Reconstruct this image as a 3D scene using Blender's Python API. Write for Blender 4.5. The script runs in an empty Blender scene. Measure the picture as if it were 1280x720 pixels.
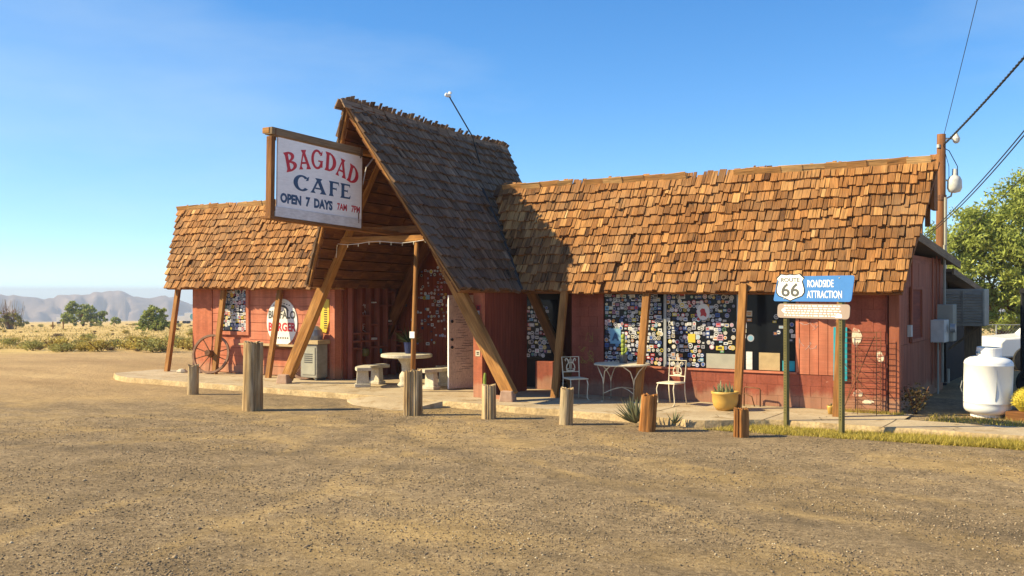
import bpy, math, random
import numpy as np
from mathutils import Vector, Matrix, noise
random.seed(7); R = random.Random(11); rad = math.radians
SC = bpy.context.scene; COL = SC.collection
# ---------------------------------------------------------------- camera, sky, sun, exposure
cam = bpy.data.cameras.new('camera'); co = bpy.data.objects.new('camera', cam); COL.objects.link(co); SC.camera = co
co.location = (0, 0, 2.27); co.rotation_euler = (rad(90), 0, rad(31.703))
cam.sensor_width = 36; cam.lens = 1244/1280*36; cam.shift_y = 5/1280; cam.clip_end = 20000; cam.clip_start = .05
SUN_EL, SUN_AZ = 34.5, 36.5            # elevation; light travels towards +X turned by SUN_AZ towards +Y
w = bpy.data.worlds.new('World'); SC.world = w; w.use_nodes = True
wn = w.node_tree.nodes; wl = w.node_tree.links
sky = wn.new('ShaderNodeTexSky'); sky.sky_type = 'NISHITA'; sky.sun_disc = False
sky.sun_elevation = rad(SUN_EL); sky.sun_rotation = rad(270-SUN_AZ)
sky.air_density = 1.0; sky.dust_density = 0.2; sky.ozone_density = 1.6; sky.altitude = 4300
bg = wn['Background']; bg.inputs[1].default_value = 0.140
hs = wn.new('ShaderNodeHueSaturation'); hs.inputs["Saturation"].default_value = 1.32; hs.inputs['Value'].default_value = 1.0
ka = wn.new('ShaderNodeVectorMath'); ka.operation = 'MULTIPLY_ADD'; ka.inputs[1].default_value = (.092,)*3; ka.inputs[2].default_value = (1,)*3
kd = wn.new('ShaderNodeVectorMath'); kd.operation = 'DIVIDE'          # soft shoulder: keeps the horizon from washing out
wl.new(sky.outputs[0], ka.inputs[0]); wl.new(sky.outputs[0], kd.inputs[0]); wl.new(ka.outputs[0], kd.inputs[1])
wl.new(kd.outputs[0], hs.inputs['Color']); 
tn_ = wn.new('ShaderNodeVectorMath'); tn_.operation = 'MULTIPLY'; tn_.inputs[1].default_value = (.89, 1.06, 1.18); wl.new(hs.outputs[0], tn_.inputs[0])
tc = wn.new('ShaderNodeTexCoord'); mp = wn.new('ShaderNodeMapping'); mp.inputs['Scale'].default_value = (1.1, 1.1, 4.2); mp.inputs['Location'].default_value = (-4.72, 3.36, -.67); mp.inputs['Rotation'].default_value = (0, .25, 0)
cn = wn.new('ShaderNodeTexNoise'); cn.inputs['Scale'].default_value = 1.3; cn.inputs['Detail'].default_value = 7; cn.inputs['Roughness'].default_value = .55
wl.new(tc.outputs['Generated'], mp.inputs[0]); wl.new(mp.outputs[0], cn.inputs['Vector'])
cr = wn.new('ShaderNodeMapRange'); cr.inputs[1].default_value = .42; cr.inputs[2].default_value = .78; cr.inputs[4].default_value = .42; wl.new(cn.outputs['Fac'], cr.inputs[0])
cm = wn.new('ShaderNodeMix'); cm.data_type = 'RGBA'; wl.new(cr.outputs[0], cm.inputs[0]); wl.new(tn_.outputs[0], cm.inputs[6]); cm.inputs[7].default_value = (3.0, 3.5, 3.75, 1)   # thin high cirrus
wl.new(cm.outputs[2], bg.inputs[0])
sl = bpy.data.lights.new('sun', 'SUN'); sl.energy = 5.0; sl.angle = rad(.5); sl.color = (1, .845, .51)
so = bpy.data.objects.new('sun', sl); COL.objects.link(so)
ld = Vector((math.cos(rad(SUN_AZ))*math.cos(rad(SUN_EL)), math.sin(rad(SUN_AZ))*math.cos(rad(SUN_EL)), -math.sin(rad(SUN_EL))))
so.rotation_euler = ld.to_track_quat('-Z', 'Y').to_euler(); so.location = (-20, -10, 30)
SC.view_settings.view_transform = 'Standard'; SC.view_settings.look = 'None'; SC.view_settings.exposure = 0.95; SC.view_settings.gamma = 1
SC.view_settings.use_curve_mapping = False
# ---------------------------------------------------------------- helpers
def V(*a): return Vector(a)
class MB:
    def __init__(s): s.v = []; s.f = []; s.uv = []; s.mi = []; s.tone = []
    def face(s, pts, m=0, uv=None, tone=.5):
        b = len(s.v); s.v += [tuple(p) for p in pts]; s.f.append(tuple(range(b, b+len(pts)))); s.mi.append(m); s.tone.append(tone)
        s.uv.append(uv or [(p[0], p[2]) for p in pts]); return s
    def raw(s, vs, fs, m=0, tone=.5, uvs=None):
        b = len(s.v); s.v += [tuple(p) for p in vs]
        for k, f in enumerate(fs):
            s.f.append(tuple(b+i for i in f)); s.mi.append(m); s.tone.append(tone)
            s.uv.append(uvs[k] if uvs else [(vs[i][0]+vs[i][1], vs[i][2]) for i in f])
        return s
    def hexa(s, P, m=0, tone=.5, la=2):
        # P: 8 corners, index bits x,y,z ; la = axis the grain runs along
        F = [(0,4,6,2),(1,3,7,5),(0,1,5,4),(2,6,7,3),(0,2,3,1),(4,5,7,6)]
        P = [Vector(p) for p in P]
        o = (P[1]-P[0]).length, (P[2]-P[0]).length, (P[4]-P[0]).length
        ru, rv = R.uniform(0, 40), R.uniform(0, 40); uvs = []
        for k, f in enumerate(F):
            row = []
            for i in f:
                c = [(i & 1)*o[0], (i >> 1 & 1)*o[1], (i >> 2 & 1)*o[2]]
                L = c.pop(la); ax = k//2
                full = [(i & 1)*o[0], (i >> 1 & 1)*o[1], (i >> 2 & 1)*o[2]]
                rest = [full[j] for j in range(3) if j != la and j != ax]
                if ax == la: row.append((ru+c[0], rv+c[1]*.2))
                else: row.append((ru+(rest[0] if rest else 0)+k*.37, rv+L))
            uvs.append(row)
        return s.raw(P, F, m, tone, uvs)
    def box(s, c, d, rz=0, m=0, tone=.5, la=None, rot=None, taper=1):
        M_ = rot or Matrix.Rotation(rz, 3, 'Z'); c = Vector(c)
        if la is None: la = max(range(3), key=lambda i: d[i])
        P = []
        for k in (-1, 1):
            for j in (-1, 1):
                for i in (-1, 1):
                    t = taper if k > 0 else 1
                    P.append(c+M_ @ Vector((i*d[0]/2*t, j*d[1]/2*t, k*d[2]/2)))
        return s.hexa(P, m, tone, la)
    def bb(s, x0, x1, y0, y1, z0, z1, m=0, tone=.5, la=None):
        return s.box(((x0+x1)/2, (y0+y1)/2, (z0+z1)/2), (x1-x0, y1-y0, z1-z0), 0, m, tone, la)
    def beam(s, a, b, wd, h, up=(0, 0, 1), m=0, tone=.5):
        a = Vector(a); b = Vector(b); z = (b-a).normalized(); x = Vector(up).cross(z)
        if x.length < 1e-4: x = Vector((1, 0, 0))
        x.normalize(); y = z.cross(x); P = []
        for q in (a, b):
            for j in (-1, 1):
                for i in (-1, 1): P.append(q+x*i*wd/2+y*j*h/2)
        return s.hexa(P, m, tone, 2)
    def tube(s, pts, r, n=8, m=0, tone=.5, cap=True, jit=0):
        pts = [Vector(p) for p in pts]; rings = []; b = len(s.v); L = 0; ls = []
        rs = r if isinstance(r, (list, tuple)) else [r]*len(pts)
        px = None
        for i, p in enumerate(pts):
            t = (pts[min(i+1, len(pts)-1)]-pts[max(i-1, 0)]).normalized()
            if px is None:
                px = t.orthogonal().normalized()
            else:
                px = (px-t*px.dot(t)).normalized()
            py = t.cross(px)
            if i: L += (pts[i]-pts[i-1]).length
            ls.append(L)
            for k in range(n):
                a = 2*math.pi*k/n; rr = rs[i]*(1+(R.uniform(-jit, jit) if jit else 0))
                s.v.append(tuple(p+px*math.cos(a)*rr+py*math.sin(a)*rr))
        ru = R.uniform(0, 30)
        for i in range(len(pts)-1):
            for k in range(n):
                k2 = (k+1) % n
                s.f.append((b+i*n+k, b+i*n+k2, b+(i+1)*n+k2, b+(i+1)*n+k)); s.mi.append(m); s.tone.append(tone)
                u0 = ru+k/n*6.28*rs[i]; u1 = ru+(k+1)/n*6.28*rs[i]
                s.uv.append([(u0, ls[i]), (u1, ls[i]), (u1, ls[i+1]), (u0, ls[i+1])])
        if cap:
            for q, o in ((0, 1), (len(pts)-1, 0)):
                idx = [b+q*n+k for k in range(n)]
                if o: idx.reverse()
                s.f.append(tuple(idx)); s.mi.append(m); s.tone.append(tone); s.uv.append([(s.v[i][0]+ru, s.v[i][1]*.3) for i in idx])
        return s
    def lathe(s, prof, c=(0, 0, 0), n=24, m=0, tone=.5, ax=None):
        c = Vector(c); b = len(s.v); Q = Vector((0, 0, 1)).rotation_difference(Vector(ax)) if ax else None
        for r, z in prof:
            for k in range(n):
                a = 2*math.pi*k/n; p = Vector((r*math.cos(a), r*math.sin(a), z))
                if Q: p = Q @ p
                s.v.append(tuple(c+p))
        for i in range(len(prof)-1):
            for k in range(n):
                k2 = (k+1) % n
                s.f.append((b+i*n+k, b+i*n+k2, b+(i+1)*n+k2, b+(i+1)*n+k)); s.mi.append(m); s.tone.append(tone)
                s.uv.append([(k/n, prof[i][1]), ((k+1)/n, prof[i][1]), ((k+1)/n, prof[i+1][1]), (k/n, prof[i+1][1])])
        return s
    def prism(s, pts, O, X, Y, t, m=0, tone=.5):
        # 2D outline pts in the plane O + x X + y Y, thickness t along X x Y (front face at +t)
        O = Vector(O); X = Vector(X); Y = Vector(Y); N = X.cross(Y).normalized(); n = len(pts)
        A = sum(pts[i][0]*pts[(i+1) % n][1]-pts[(i+1) % n][0]*pts[i][1] for i in range(n))
        if A < 0: pts = list(reversed(pts))
        fr = [O+X*p[0]+Y*p[1]+N*t for p in pts]; bk = [O+X*p[0]+Y*p[1] for p in pts]; b = len(s.v)
        s.v += [tuple(p) for p in fr+bk]
        def add(f, uv): s.f.append(tuple(b+i for i in f)); s.mi.append(m); s.tone.append(tone); s.uv.append(uv)
        add(range(n), [tuple(p) for p in pts]); add(range(2*n-1, n-1, -1), [tuple(p) for p in reversed(pts)])
        for i in range(n):
            j = (i+1) % n; add((i, n+i, n+j, j), [(pts[i][0], 0), (pts[i][0], t), (pts[j][0], t), (pts[j][0], 0)])
        return s
    def build(s, name, mats, parent=None, smooth=False, bevel=0, kind=None, org=None):
        if org is None:
            o_ = parent
            while o_ is not None and o_.parent is not None: o_ = o_.parent
            org = o_.location.copy() if o_ is not None else Vector((0, 0, 0))
        me = bpy.data.meshes.new(name); me.from_pydata([(a-org[0], b-org[1], c-org[2]) for a, b, c in s.v], [], s.f)
        if not isinstance(mats, (list, tuple)): mats = [mats]
        for q in mats: me.materials.append(q)
        me.polygons.foreach_set('material_index', s.mi)
        if smooth: me.polygons.foreach_set('use_smooth', [True]*len(s.f))
        ul = me.uv_layers.new(name='UVMap'); flat = [c for row in s.uv for p in row for c in p]; ul.data.foreach_set('uv', flat)
        at = me.attributes.new('tone', 'FLOAT', 'FACE'); at.data.foreach_set('value', s.tone)
        me.update(); o = bpy.data.objects.new(name, me); COL.objects.link(o)
        if parent is not None: o.parent = parent
        else: o.location = org
        if bevel:
            bm_ = o.modifiers.new('b', 'BEVEL'); bm_.width = bevel; bm_.segments = 2; bm_.limit_method = 'ANGLE'; bm_.angle_limit = rad(40)
        if kind: o['kind'] = kind
        return o
def tag(o, label, cat, group=None):
    o['label'] = label; o['category'] = cat
    if group: o['group'] = group
    return o
def thing(name, label, cat, loc=(0, 0, 0), group=None):
    o = bpy.data.objects.new(name, None); COL.objects.link(o); o.location = loc; o.empty_display_size = .3
    return tag(o, label, cat, group)
def kids(o): return [c for c in bpy.data.objects if c.parent == o]
def copy_tree(o, parent=None):
    c = o.copy(); COL.objects.link(c)
    if parent: c.parent = parent
    for k in list(o.children): copy_tree(k, c)
    return c
# ---------------------------------------------------------------- materials
def ramp(nt, fac, stops):
    r = nt.nodes.new('ShaderNodeValToRGB'); e = r.color_ramp.elements
    while len(e) < len(stops): e.new(.5)
    for i, (p, c) in enumerate(stops): e[i].position = p; e[i].color = (*c, 1) if len(c) == 3 else c
    if fac is not None: nt.links.new(fac, r.inputs[0])
    return r.outputs[0]
def noise_n(nt, vec, scale=(1, 1, 1), sc=1, detail=4, rough=.55):
    m = nt.nodes.new('ShaderNodeMapping'); m.inputs['Scale'].default_value = scale; nt.links.new(vec, m.inputs[0])
    n = nt.nodes.new('ShaderNodeTexNoise'); n.inputs['Scale'].default_value = sc; n.inputs['Detail'].default_value = detail; n.inputs['Roughness'].default_value = rough
    nt.links.new(m.outputs[0], n.inputs['Vector']); return n.outputs['Fac']
def mixc(nt, a, b, fac, mode='MIX'):
    x = nt.nodes.new('ShaderNodeMix'); x.data_type = 'RGBA'; x.blend_type = mode
    for sock, val in ((x.inputs[0], fac), (x.inputs[6], a), (x.inputs[7], b)):
        if isinstance(val, (int, float)): sock.default_value = val
        elif isinstance(val, tuple): sock.default_value = (*val, 1) if len(val) == 3 else val
        else: nt.links.new(val, sock)
    return x.outputs[2]
def newmat(name, rough=.8, metal=0, spec=.3):
    m = bpy.data.materials.new(name); m.use_nodes = True; nt = m.node_tree; b = nt.nodes['Principled BSDF']
    b.inputs['Roughness'].default_value = rough; b.inputs['Metallic'].default_value = metal; b.inputs['Specular IOR Level'].default_value = spec
    return m, nt, b
def coord(nt, kind):
    if kind == 'pos': return nt.nodes.new('ShaderNodeNewGeometry').outputs['Position']
    return nt.nodes.new('ShaderNodeTexCoord').outputs[{'uv': 'UV', 'obj': 'Object'}[kind]]
def bumpn(nt, b, h, dist=.01, st=.6):
    bp = nt.nodes.new('ShaderNodeBump'); bp.inputs['Distance'].default_value = dist; bp.inputs['Strength'].default_value = st
    nt.links.new(h, bp.inputs['Height']); nt.links.new(bp.outputs[0], b.inputs['Normal'])
def mat(name, stops, kind='pos', scale=(1, 1, 1), sc=6, detail=5, rough=.8, bump=0, fine=None, wear=None, metal=0, spec=.3, bsc=None):
    """stops over a noise; fine = (scale, lo, hi) multiplies; wear = (colour, noise scale, threshold) blotches"""
    m, nt, b = newmat(name, rough, metal, spec); c = coord(nt, kind)
    n = noise_n(nt, c, scale, sc, detail); col = ramp(nt, n, stops)
    if fine:
        f = noise_n(nt, c, fine[0] if isinstance(fine[0], tuple) else (1, 1, 1), 1 if isinstance(fine[0], tuple) else fine[0], 3)
        col = mixc(nt, col, ramp(nt, f, [(.3, (fine[1],)*3), (.7, (fine[2],)*3)]), 1.0, 'MULTIPLY')
    if wear:
        wn_ = noise_n(nt, c, wear[3] if len(wear) > 3 else (1, 1, 1), wear[1], 6, .65)
        col = mixc(nt, col, wear[0], ramp(nt, wn_, [(wear[2], (0, 0, 0)), (wear[2]+.06, (1, 1, 1))]))
    nt.links.new(col, b.inputs['Base Color'])
    if bump: bumpn(nt, b, n if not bsc else noise_n(nt, c, (1, 1, 1), bsc, 5), bump)
    return m
def dusty(m):
    nt = m.node_tree; b = nt.nodes['Principled BSDF']; src = b.inputs['Base Color'].links[0].from_socket; P = coord(nt, 'pos'); sp_ = nt.nodes.new('ShaderNodeSeparateXYZ'); nt.links.new(P, sp_.inputs[0])
    n = noise_n(nt, P, (1, 1, .35), 3.2, 6, .65); a = nt.nodes.new('ShaderNodeMath'); a.operation = 'MULTIPLY_ADD'; nt.links.new(n, a.inputs[0]); a.inputs[1].default_value = -.62; nt.links.new(sp_.outputs[2], a.inputs[2])
    f = ramp(nt, a.outputs[0], [(0, (.42,)*3), (.12, (0, 0, 0))]); col = mixc(nt, src, (.42, .29, .19), f)
    st = noise_n(nt, P, (6, 6, .5), 1, 4); col = mixc(nt, col, ramp(nt, st, [(.35, (.80,)*3), (.6, (1.06,)*3)]), 1.0, 'MULTIPLY')
    nt.links.new(col, b.inputs['Base Color'])
def flat(name, c, rough=.6, metal=0, spec=.3, var=.12, sc=8):
    return mat(name, [(.3, tuple(x*(1-var) for x in c)), (.7, tuple(min(1, x*(1+var)) for x in c))], 'pos', sc=sc, rough=rough, metal=metal, spec=spec)
def woodmat(name, stops, tonestops=None, grain=(42, 2.2, 1), rough=.85, lo=.55, hi=1.25, bump=.006, knots=False, shake=None):
    m, nt, b = newmat(name, rough); c = coord(nt, 'uv')
    g = noise_n(nt, c, grain, 1, 6, .6); g2 = noise_n(nt, c, (5, 1.1, 1), 1, 4)
    if tonestops:
        a = nt.nodes.new('ShaderNodeAttribute'); a.attribute_name = 'tone'; base = ramp(nt, a.outputs['Fac'], tonestops)
    else: base = ramp(nt, g2, stops)
    col = mixc(nt, base, ramp(nt, g, [(.3, (lo,)*3), (.68, (hi,)*3)]), 1.0, 'MULTIPLY')
    if tonestops: col = mixc(nt, col, ramp(nt, g2, [(.3, (.72,)*3), (.7, (1.18,)*3)]), 1.0, 'MULTIPLY')
    if shake:                 # splits along the grain, and silvered patches over the whole roof
        P_ = coord(nt, 'pos'); pn_ = noise_n(nt, P_, (1, 1, 1), 1.1, 6, .65); col = mixc(nt, col, shake, ramp(nt, pn_, [(.45, (0, 0, 0)), (.72, (.55,)*3)]))
        ck = noise_n(nt, c, (30, .7, 1), 1, 2); col = mixc(nt, col, ramp(nt, ck, [(.34, (.16,)*3), (.40, (1, 1, 1))]), 1.0, 'MULTIPLY')
    if knots:
        k = noise_n(nt, c, (7, 2.0, 1), 1, 2); col = mixc(nt, col, (.07, .03, .012), ramp(nt, k, [(.70, (0, 0, 0)), (.76, (.8, .8, .8))]))
    nt.links.new(col, b.inputs['Base Color']); bumpn(nt, b, g, bump, .7); return m
SHT = [(0, (.085, .032, .010)), (.3, (.23, .095, .027)), (.55, (.375, .165, .051)), (.8, (.53, .275, .095)), (1, (.70, .46, .21))]
M_shingle = woodmat('cedar_shingle', None, SHT, (75, 2.6, 1), lo=.38, hi=1.36, bump=.012, shake=(.27, .165, .085))
M_shgrey = woodmat('grey_shingle', None, [(0, (.07, .036, .019)), (.4, (.165, .093, .053)), (.7, (.25, .15, .088)), (1, (.37, .235, .145))], (75, 2.6, 1), lo=.38, hi=1.4, bump=.012, shake=(.20, .15, .115))
M_beam = woodmat('stained_timber', [(.25, (.20, .075, .016)), (.55, (.40, .19, .055)), (.8, (.52, .28, .10))], knots=True)
M_bark = woodmat('dark_timber', [(.25, (.13, .045, .012)), (.75, (.30, .13, .04))])
M_post = woodmat('lean_post', [(.25, (.18, .07, .018)), (.75, (.42, .20, .06))], knots=True)
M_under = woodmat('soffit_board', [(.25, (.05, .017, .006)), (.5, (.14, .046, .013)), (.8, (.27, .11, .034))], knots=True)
M_loggrey = woodmat('weathered_log', [(.25, (.26, .14, .055)), (.5, (.46, .32, .165)), (.75, (.58, .46, .30))], grain=(17, 1.0, 1), lo=.34, hi=1.25, bump=.03)
M_logred = woodmat('red_log', [(.25, (.16, .06, .016)), (.5, (.36, .15, .04)), (.8, (.50, .26, .10))], grain=(20, 1.0, 1), lo=.30, hi=1.3, bump=.03)
M_red = mat('red_paint', [(.3, (.38, .105, .052)), (.7, (.49, .155, .078))], sc=2.2, fine=((9, 9, 22), .86, 1.1), wear=((.56, .24, .16), 5, .66), bump=.004, bsc=40)
M_redblock = mat('red_painted_block', [(.3, (.25, .062, .036)), (.7, (.34, .094, .057))], sc=3, fine=(26, .85, 1.1), wear=((.55, .27, .20), 9, .70), bump=.006, bsc=55)
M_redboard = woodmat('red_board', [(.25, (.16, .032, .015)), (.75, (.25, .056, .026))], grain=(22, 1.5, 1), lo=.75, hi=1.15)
M_redend = woodmat('red_end_board', [(.25, (.28, .085, .045)), (.75, (.37, .125, .068))], grain=(20, 1.5, 1), lo=.75, hi=1.15)
M_redplank = mat('salmon_plank', [(.3, (.44, .135, .075)), (.7, (.54, .195, .115))], sc=2.5, fine=((3, 30, 40), .88, 1.08), wear=((.36, .09, .06), 6, .68))
M_conc = mat('slab_concrete', [(.3, (.36, .27, .17)), (.7, (.50, .40, .27))], sc=1.1, detail=7, fine=(30, .84, 1.12), wear=((.33, .235, .135), 2.6, .55), bump=.006, bsc=30, rough=.9)
M_concedge = mat('slab_edge', [(.3, (.38, .26, .13)), (.7, (.56, .42, .24))], sc=3, detail=7, fine=(22, .7, 1.15), bump=.02, bsc=18, rough=.95)
M_cast = mat('cast_concrete', [(.3, (.42, .37, .28)), (.7, (.60, .54, .43))], sc=5, fine=(40, .8, 1.1), bump=.004, bsc=50, rough=.9)
M_white = mat('white_paint', [(.3, (.76, .75, .70)), (.7, (.84, .83, .80))], sc=3, fine=(20, .94, 1.03), wear=((.5, .42, .32), 6, .70), rough=.5)
M_tank = mat('tank_paint', [(.3, (.76, .75, .72)), (.7, (.84, .83, .81))], sc=2, rough=.4, spec=.5, wear=((.60, .52, .42), 5, .67))
M_iron = mat('white_iron', [(.3, (.58, .49, .34)), (.7, (.76, .68, .52))], sc=14, rough=.5, wear=((.35, .20, .10), 26, .68))
M_signw = mat('sign_white', [(.3, (.86, .82, .80)), (.7, (.91, .88, .86))], sc=2, fine=((7, 7, 30), .93, 1.04), wear=((.50, .42, .42), 9, .72), rough=.6)
M_signr = mat('sign_red', [(.3, (.50, .025, .04)), (.7, (.62, .05, .07))], sc=9, wear=((.74, .5, .52), 22, .70), rough=.6)
M_signb = mat('sign_blue', [(.3, (.035, .075, .15)), (.7, (.06, .115, .21))], sc=9, wear=((.5, .5, .58), 22, .70), rough=.6)
M_plw = mat('peeling_white', [(.3, (.62, .58, .56)), (.7, (.78, .75, .74))], sc=4, fine=((8, 8, 60), .8, 1.05), wear=((.28, .17, .10), 5, .64), rough=.8)
M_patch = mat('flaked_cream', [(.42, (.46, .20, .14)), (.5, (.66, .56, .42)), (.7, (.74, .66, .52))], sc=14)
M_stud = mat('stud_red_lit', [(.3, (.21, .06, .04)), (.7, (.30, .095, .062))], sc=3)  # lighter than the alcove boards: light on stud edges put into the colour
M_blue = flat('route_blue', (.055, .19, .50), .4, var=.06)
M_brownp = mat('brown_plaque', [(.3, (.31, .235, .20)), (.7, (.37, .29, .25))], sc=2, rough=.5)
M_black = flat('black_paint', (.02, .02, .022), .5)
M_char = flat('charcoal', (.09, .09, .09), .6)
M_spw = flat('print_white', (.82, .81, .78), .5, var=.02)
M_green = mat('green_sign_post', [(.3, (.085, .075, .022)), (.7, (.15, .125, .04))], sc=4, rough=.6)
M_glass, _nt, _b = newmat('dark_glass', .12, 0, .18); _b.inputs['Base Color'].default_value = (.008, .010, .014, 1)
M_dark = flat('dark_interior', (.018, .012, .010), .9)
M_steel = flat('grey_steel', (.34, .35, .36), .45, .4)
M_grey = mat('grey_paint', [(.3, (.29, .28, .23)), (.7, (.39, .37, .30))], sc=4, rough=.6)
M_cooler = mat('cooler_metal', [(.3, (.25, .235, .20)), (.7, (.34, .32, .27))], sc=3, rough=.6, fine=((4, 4, 12), .85, 1.08))
M_rust = mat('rusty_iron', [(.3, (.10, .045, .022)), (.7, (.22, .10, .05))], sc=14, rough=.85)
M_wheel = mat('wheel_wood', [(.3, (.20, .115, .075)), (.7, (.34, .20, .135))], sc=8, rough=.85)
M_door = mat('grey_door', [(.3, (.52, .44, .34)), (.7, (.68, .59, .47))], sc=3, fine=((60, 60, 14), .7, 1.12), wear=((.16, .09, .07), 13, .62, (1, 1, 2.5)), rough=.8)
M_mustard = mat('mustard_glaze', [(.3, (.46, .26, .05)), (.7, (.58, .36, .09))], sc=4, rough=.45, spec=.5)
M_bluepot = flat('blue_pot', (.02, .028, .09), .4)
M_teal = flat('teal_panel', (.02, .33, .42), .5)
M_yellow = flat('yellow_paint', (.70, .50, .06), .5)
M_tan = flat('tan_board', (.45, .33, .18), .8)
M_leafg = mat('agave_leaf', [(.3, (.10, .11, .055)), (.7, (.20, .19, .10))], sc=9, rough=.6)
M_succ = mat('succulent', [(.3, (.13, .15, .07)), (.7, (.24, .24, .12))], sc=9, rough=.6)
M_cactus = mat('cactus_skin', [(.3, (.16, .22, .03)), (.7, (.34, .38, .06))], sc=9, rough=.6)
M_barrel = mat('barrel_cactus_spines', [(.3, (.42, .34, .03)), (.7, (.62, .50, .07))], sc=14, rough=.7)
M_rubber = flat('rubber', (.025, .025, .026), .8)
M_trw = mat('vehicle_white', [(.3, (.78, .78, .78)), (.7, (.82, .82, .82))], sc=1, rough=.25, spec=.5)
M_line = flat('wire_black', (.02, .02, .02), .6)
M_pole = woodmat('pole_wood', [(.25, (.15, .06, .022)), (.75, (.28, .12, .045))], grain=(20, .6, 1))
M_lampw = flat('lamp_grey', (.55, .54, .50), .5)
M_bulb, _nt, _b = newmat('bulb', .3); _b.inputs['Base Color'].default_value = (.8, .78, .6, 1)
M_chalk = flat('chalk', (.55, .42, .40), .9)
M_gold = flat('gold_scrawl', (.36, .22, .06), .8)
M_roofing = mat('rolled_roofing', [(.3, (.16, .12, .09)), (.7, (.25, .19, .14))], sc=4, rough=.95)
M_fascia = woodmat('fascia', [(.25, (.15, .10, .055)), (.75, (.28, .19, .11))])
def leafmat(name, c0, c1, c2):
    m, nt, b = newmat(name, .7, 0, .2); a = nt.nodes.new('ShaderNodeAttribute'); a.attribute_name = 'tone'
    col = ramp(nt, a.outputs['Fac'], [(0, c0), (.5, c1), (1, c2)])
    nt.links.new(col, b.inputs['Base Color'])
    tr = nt.nodes.new('ShaderNodeBsdfTranslucent'); nt.links.new(col, tr.inputs[0]); ms = nt.nodes.new('ShaderNodeMixShader'); ms.inputs[0].default_value = .3
    out = nt.nodes['Material Output']; nt.links.new(b.outputs[0], ms.inputs[1]); nt.links.new(tr.outputs[0], ms.inputs[2]); nt.links.new(ms.outputs[0], out.inputs[0]); return m
M_tam = leafmat('tamarisk_leaf', (.16, .20, .042), (.31, .36, .075), (.46, .50, .135))
M_dtree = leafmat('desert_tree_leaf', (.16, .19, .05), (.31, .355, .09), (.47, .50, .16))
M_sageY = leafmat('yellow_brush', (.24, .18, .045), (.46, .36, .09), (.62, .50, .15))
M_sageG = leafmat('green_brush', (.17, .165, .055), (.33, .31, .10), (.48, .45, .16))
M_sageB = leafmat('brown_brush', (.10, .07, .045), (.21, .15, .09), (.32, .24, .14))
M_dry = leafmat('dry_blades', (.28, .21, .07), (.44, .34, .12), (.58, .46, .20))
M_strip = leafmat('strip_grass', (.26, .22, .035), (.46, .37, .07), (.64, .50, .14))
M_palm = leafmat('pot_leaf', (.05, .07, .02), (.10, .13, .04), (.18, .20, .07))
M_bushr = leafmat('corner_bush', (.09, .05, .025), (.20, .13, .05), (.34, .27, .10))
for q_ in (M_red, M_redblock, M_redplank, M_redend): dusty(q_)
# ---------------------------------------------------------------- ground, mountains, gravel
def sst(a, b, x): t = max(0, min(1, (x-a)/(b-a))); return t*t*(3-2*t)
def gz(x, y):
    r = math.hypot(x, y); d = r-40; z = 0
    if d > -6:
        e = max(0, d+6); z -= .0265*(e*e/24 if e < 12 else e-6)
    z += .1*sst(17.2, 18.2, y)*sst(-4.5, -3.4, x)*(1-sst(24, 34, y))
    if r < 60: z += .035*(noise.noise(Vector((x*.25, y*.25, 3)))) * sst(2, 6, r) * (1-sst(15.0, 15.8, y)*sst(-26, -23, x))
    elif r < 800: z += .25*noise.noise(Vector((x*.03, y*.03, 9)))*sst(60, 120, r)
    return z
def grid_ground():
    rs = [0.0, .6]; 
    while rs[-1] < 4200: rs.append(rs[-1]*1.028+.05)
    na = 240; vs = []; fs = []
    for r in rs:
        for k in range(na):
            a = 2*math.pi*k/na; x = r*math.cos(a); y = r*math.sin(a); vs.append((x, y, gz(x, y)))
    for i in range(len(rs)-1):
        for k in range(na):
            k2 = (k+1) % na; fs.append((i*na+k, (i+1)*na+k, (i+1)*na+k2, i*na+k2))
    me = bpy.data.meshes.new('ground'); me.from_pydata(vs, [], fs); me.polygons.foreach_set('use_smooth', [True]*len(fs))
    o = bpy.data.objects.new('ground', me); COL.objects.link(o); o['kind'] = 'structure'; return o
m, nt, b = newmat('desert_ground', .95, 0, .1); P = coord(nt, 'pos')
nb = noise_n(nt, P, (.35, .6, 1), .8, 6, .6); nf = noise_n(nt, P, (1, 1, 1), 14, 6, .75); nf2 = noise_n(nt, P, (1, 1, 1), 55, 4, .8); nm = noise_n(nt, P, (1, 1, 1), 2.2, 7, .65)
gravel = ramp(nt, nf, [(.28, (.15, .108, .065)), (.48, (.325, .24, .15)), (.62, (.44, .33, .205)), (.78, (.58, .44, .275))])
gravel = mixc(nt, gravel, ramp(nt, nf2, [(.35, (.55,)*3), (.65, (1.25,)*3)]), 1.0, 'MULTIPLY')
sand = ramp(nt, nf, [(.3, (.36, .245, .115)), (.7, (.54, .385, .19))])
near = mixc(nt, gravel, sand, ramp(nt, nb, [(.49, (0, 0, 0)), (.64, (.8,)*3)]))
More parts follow.
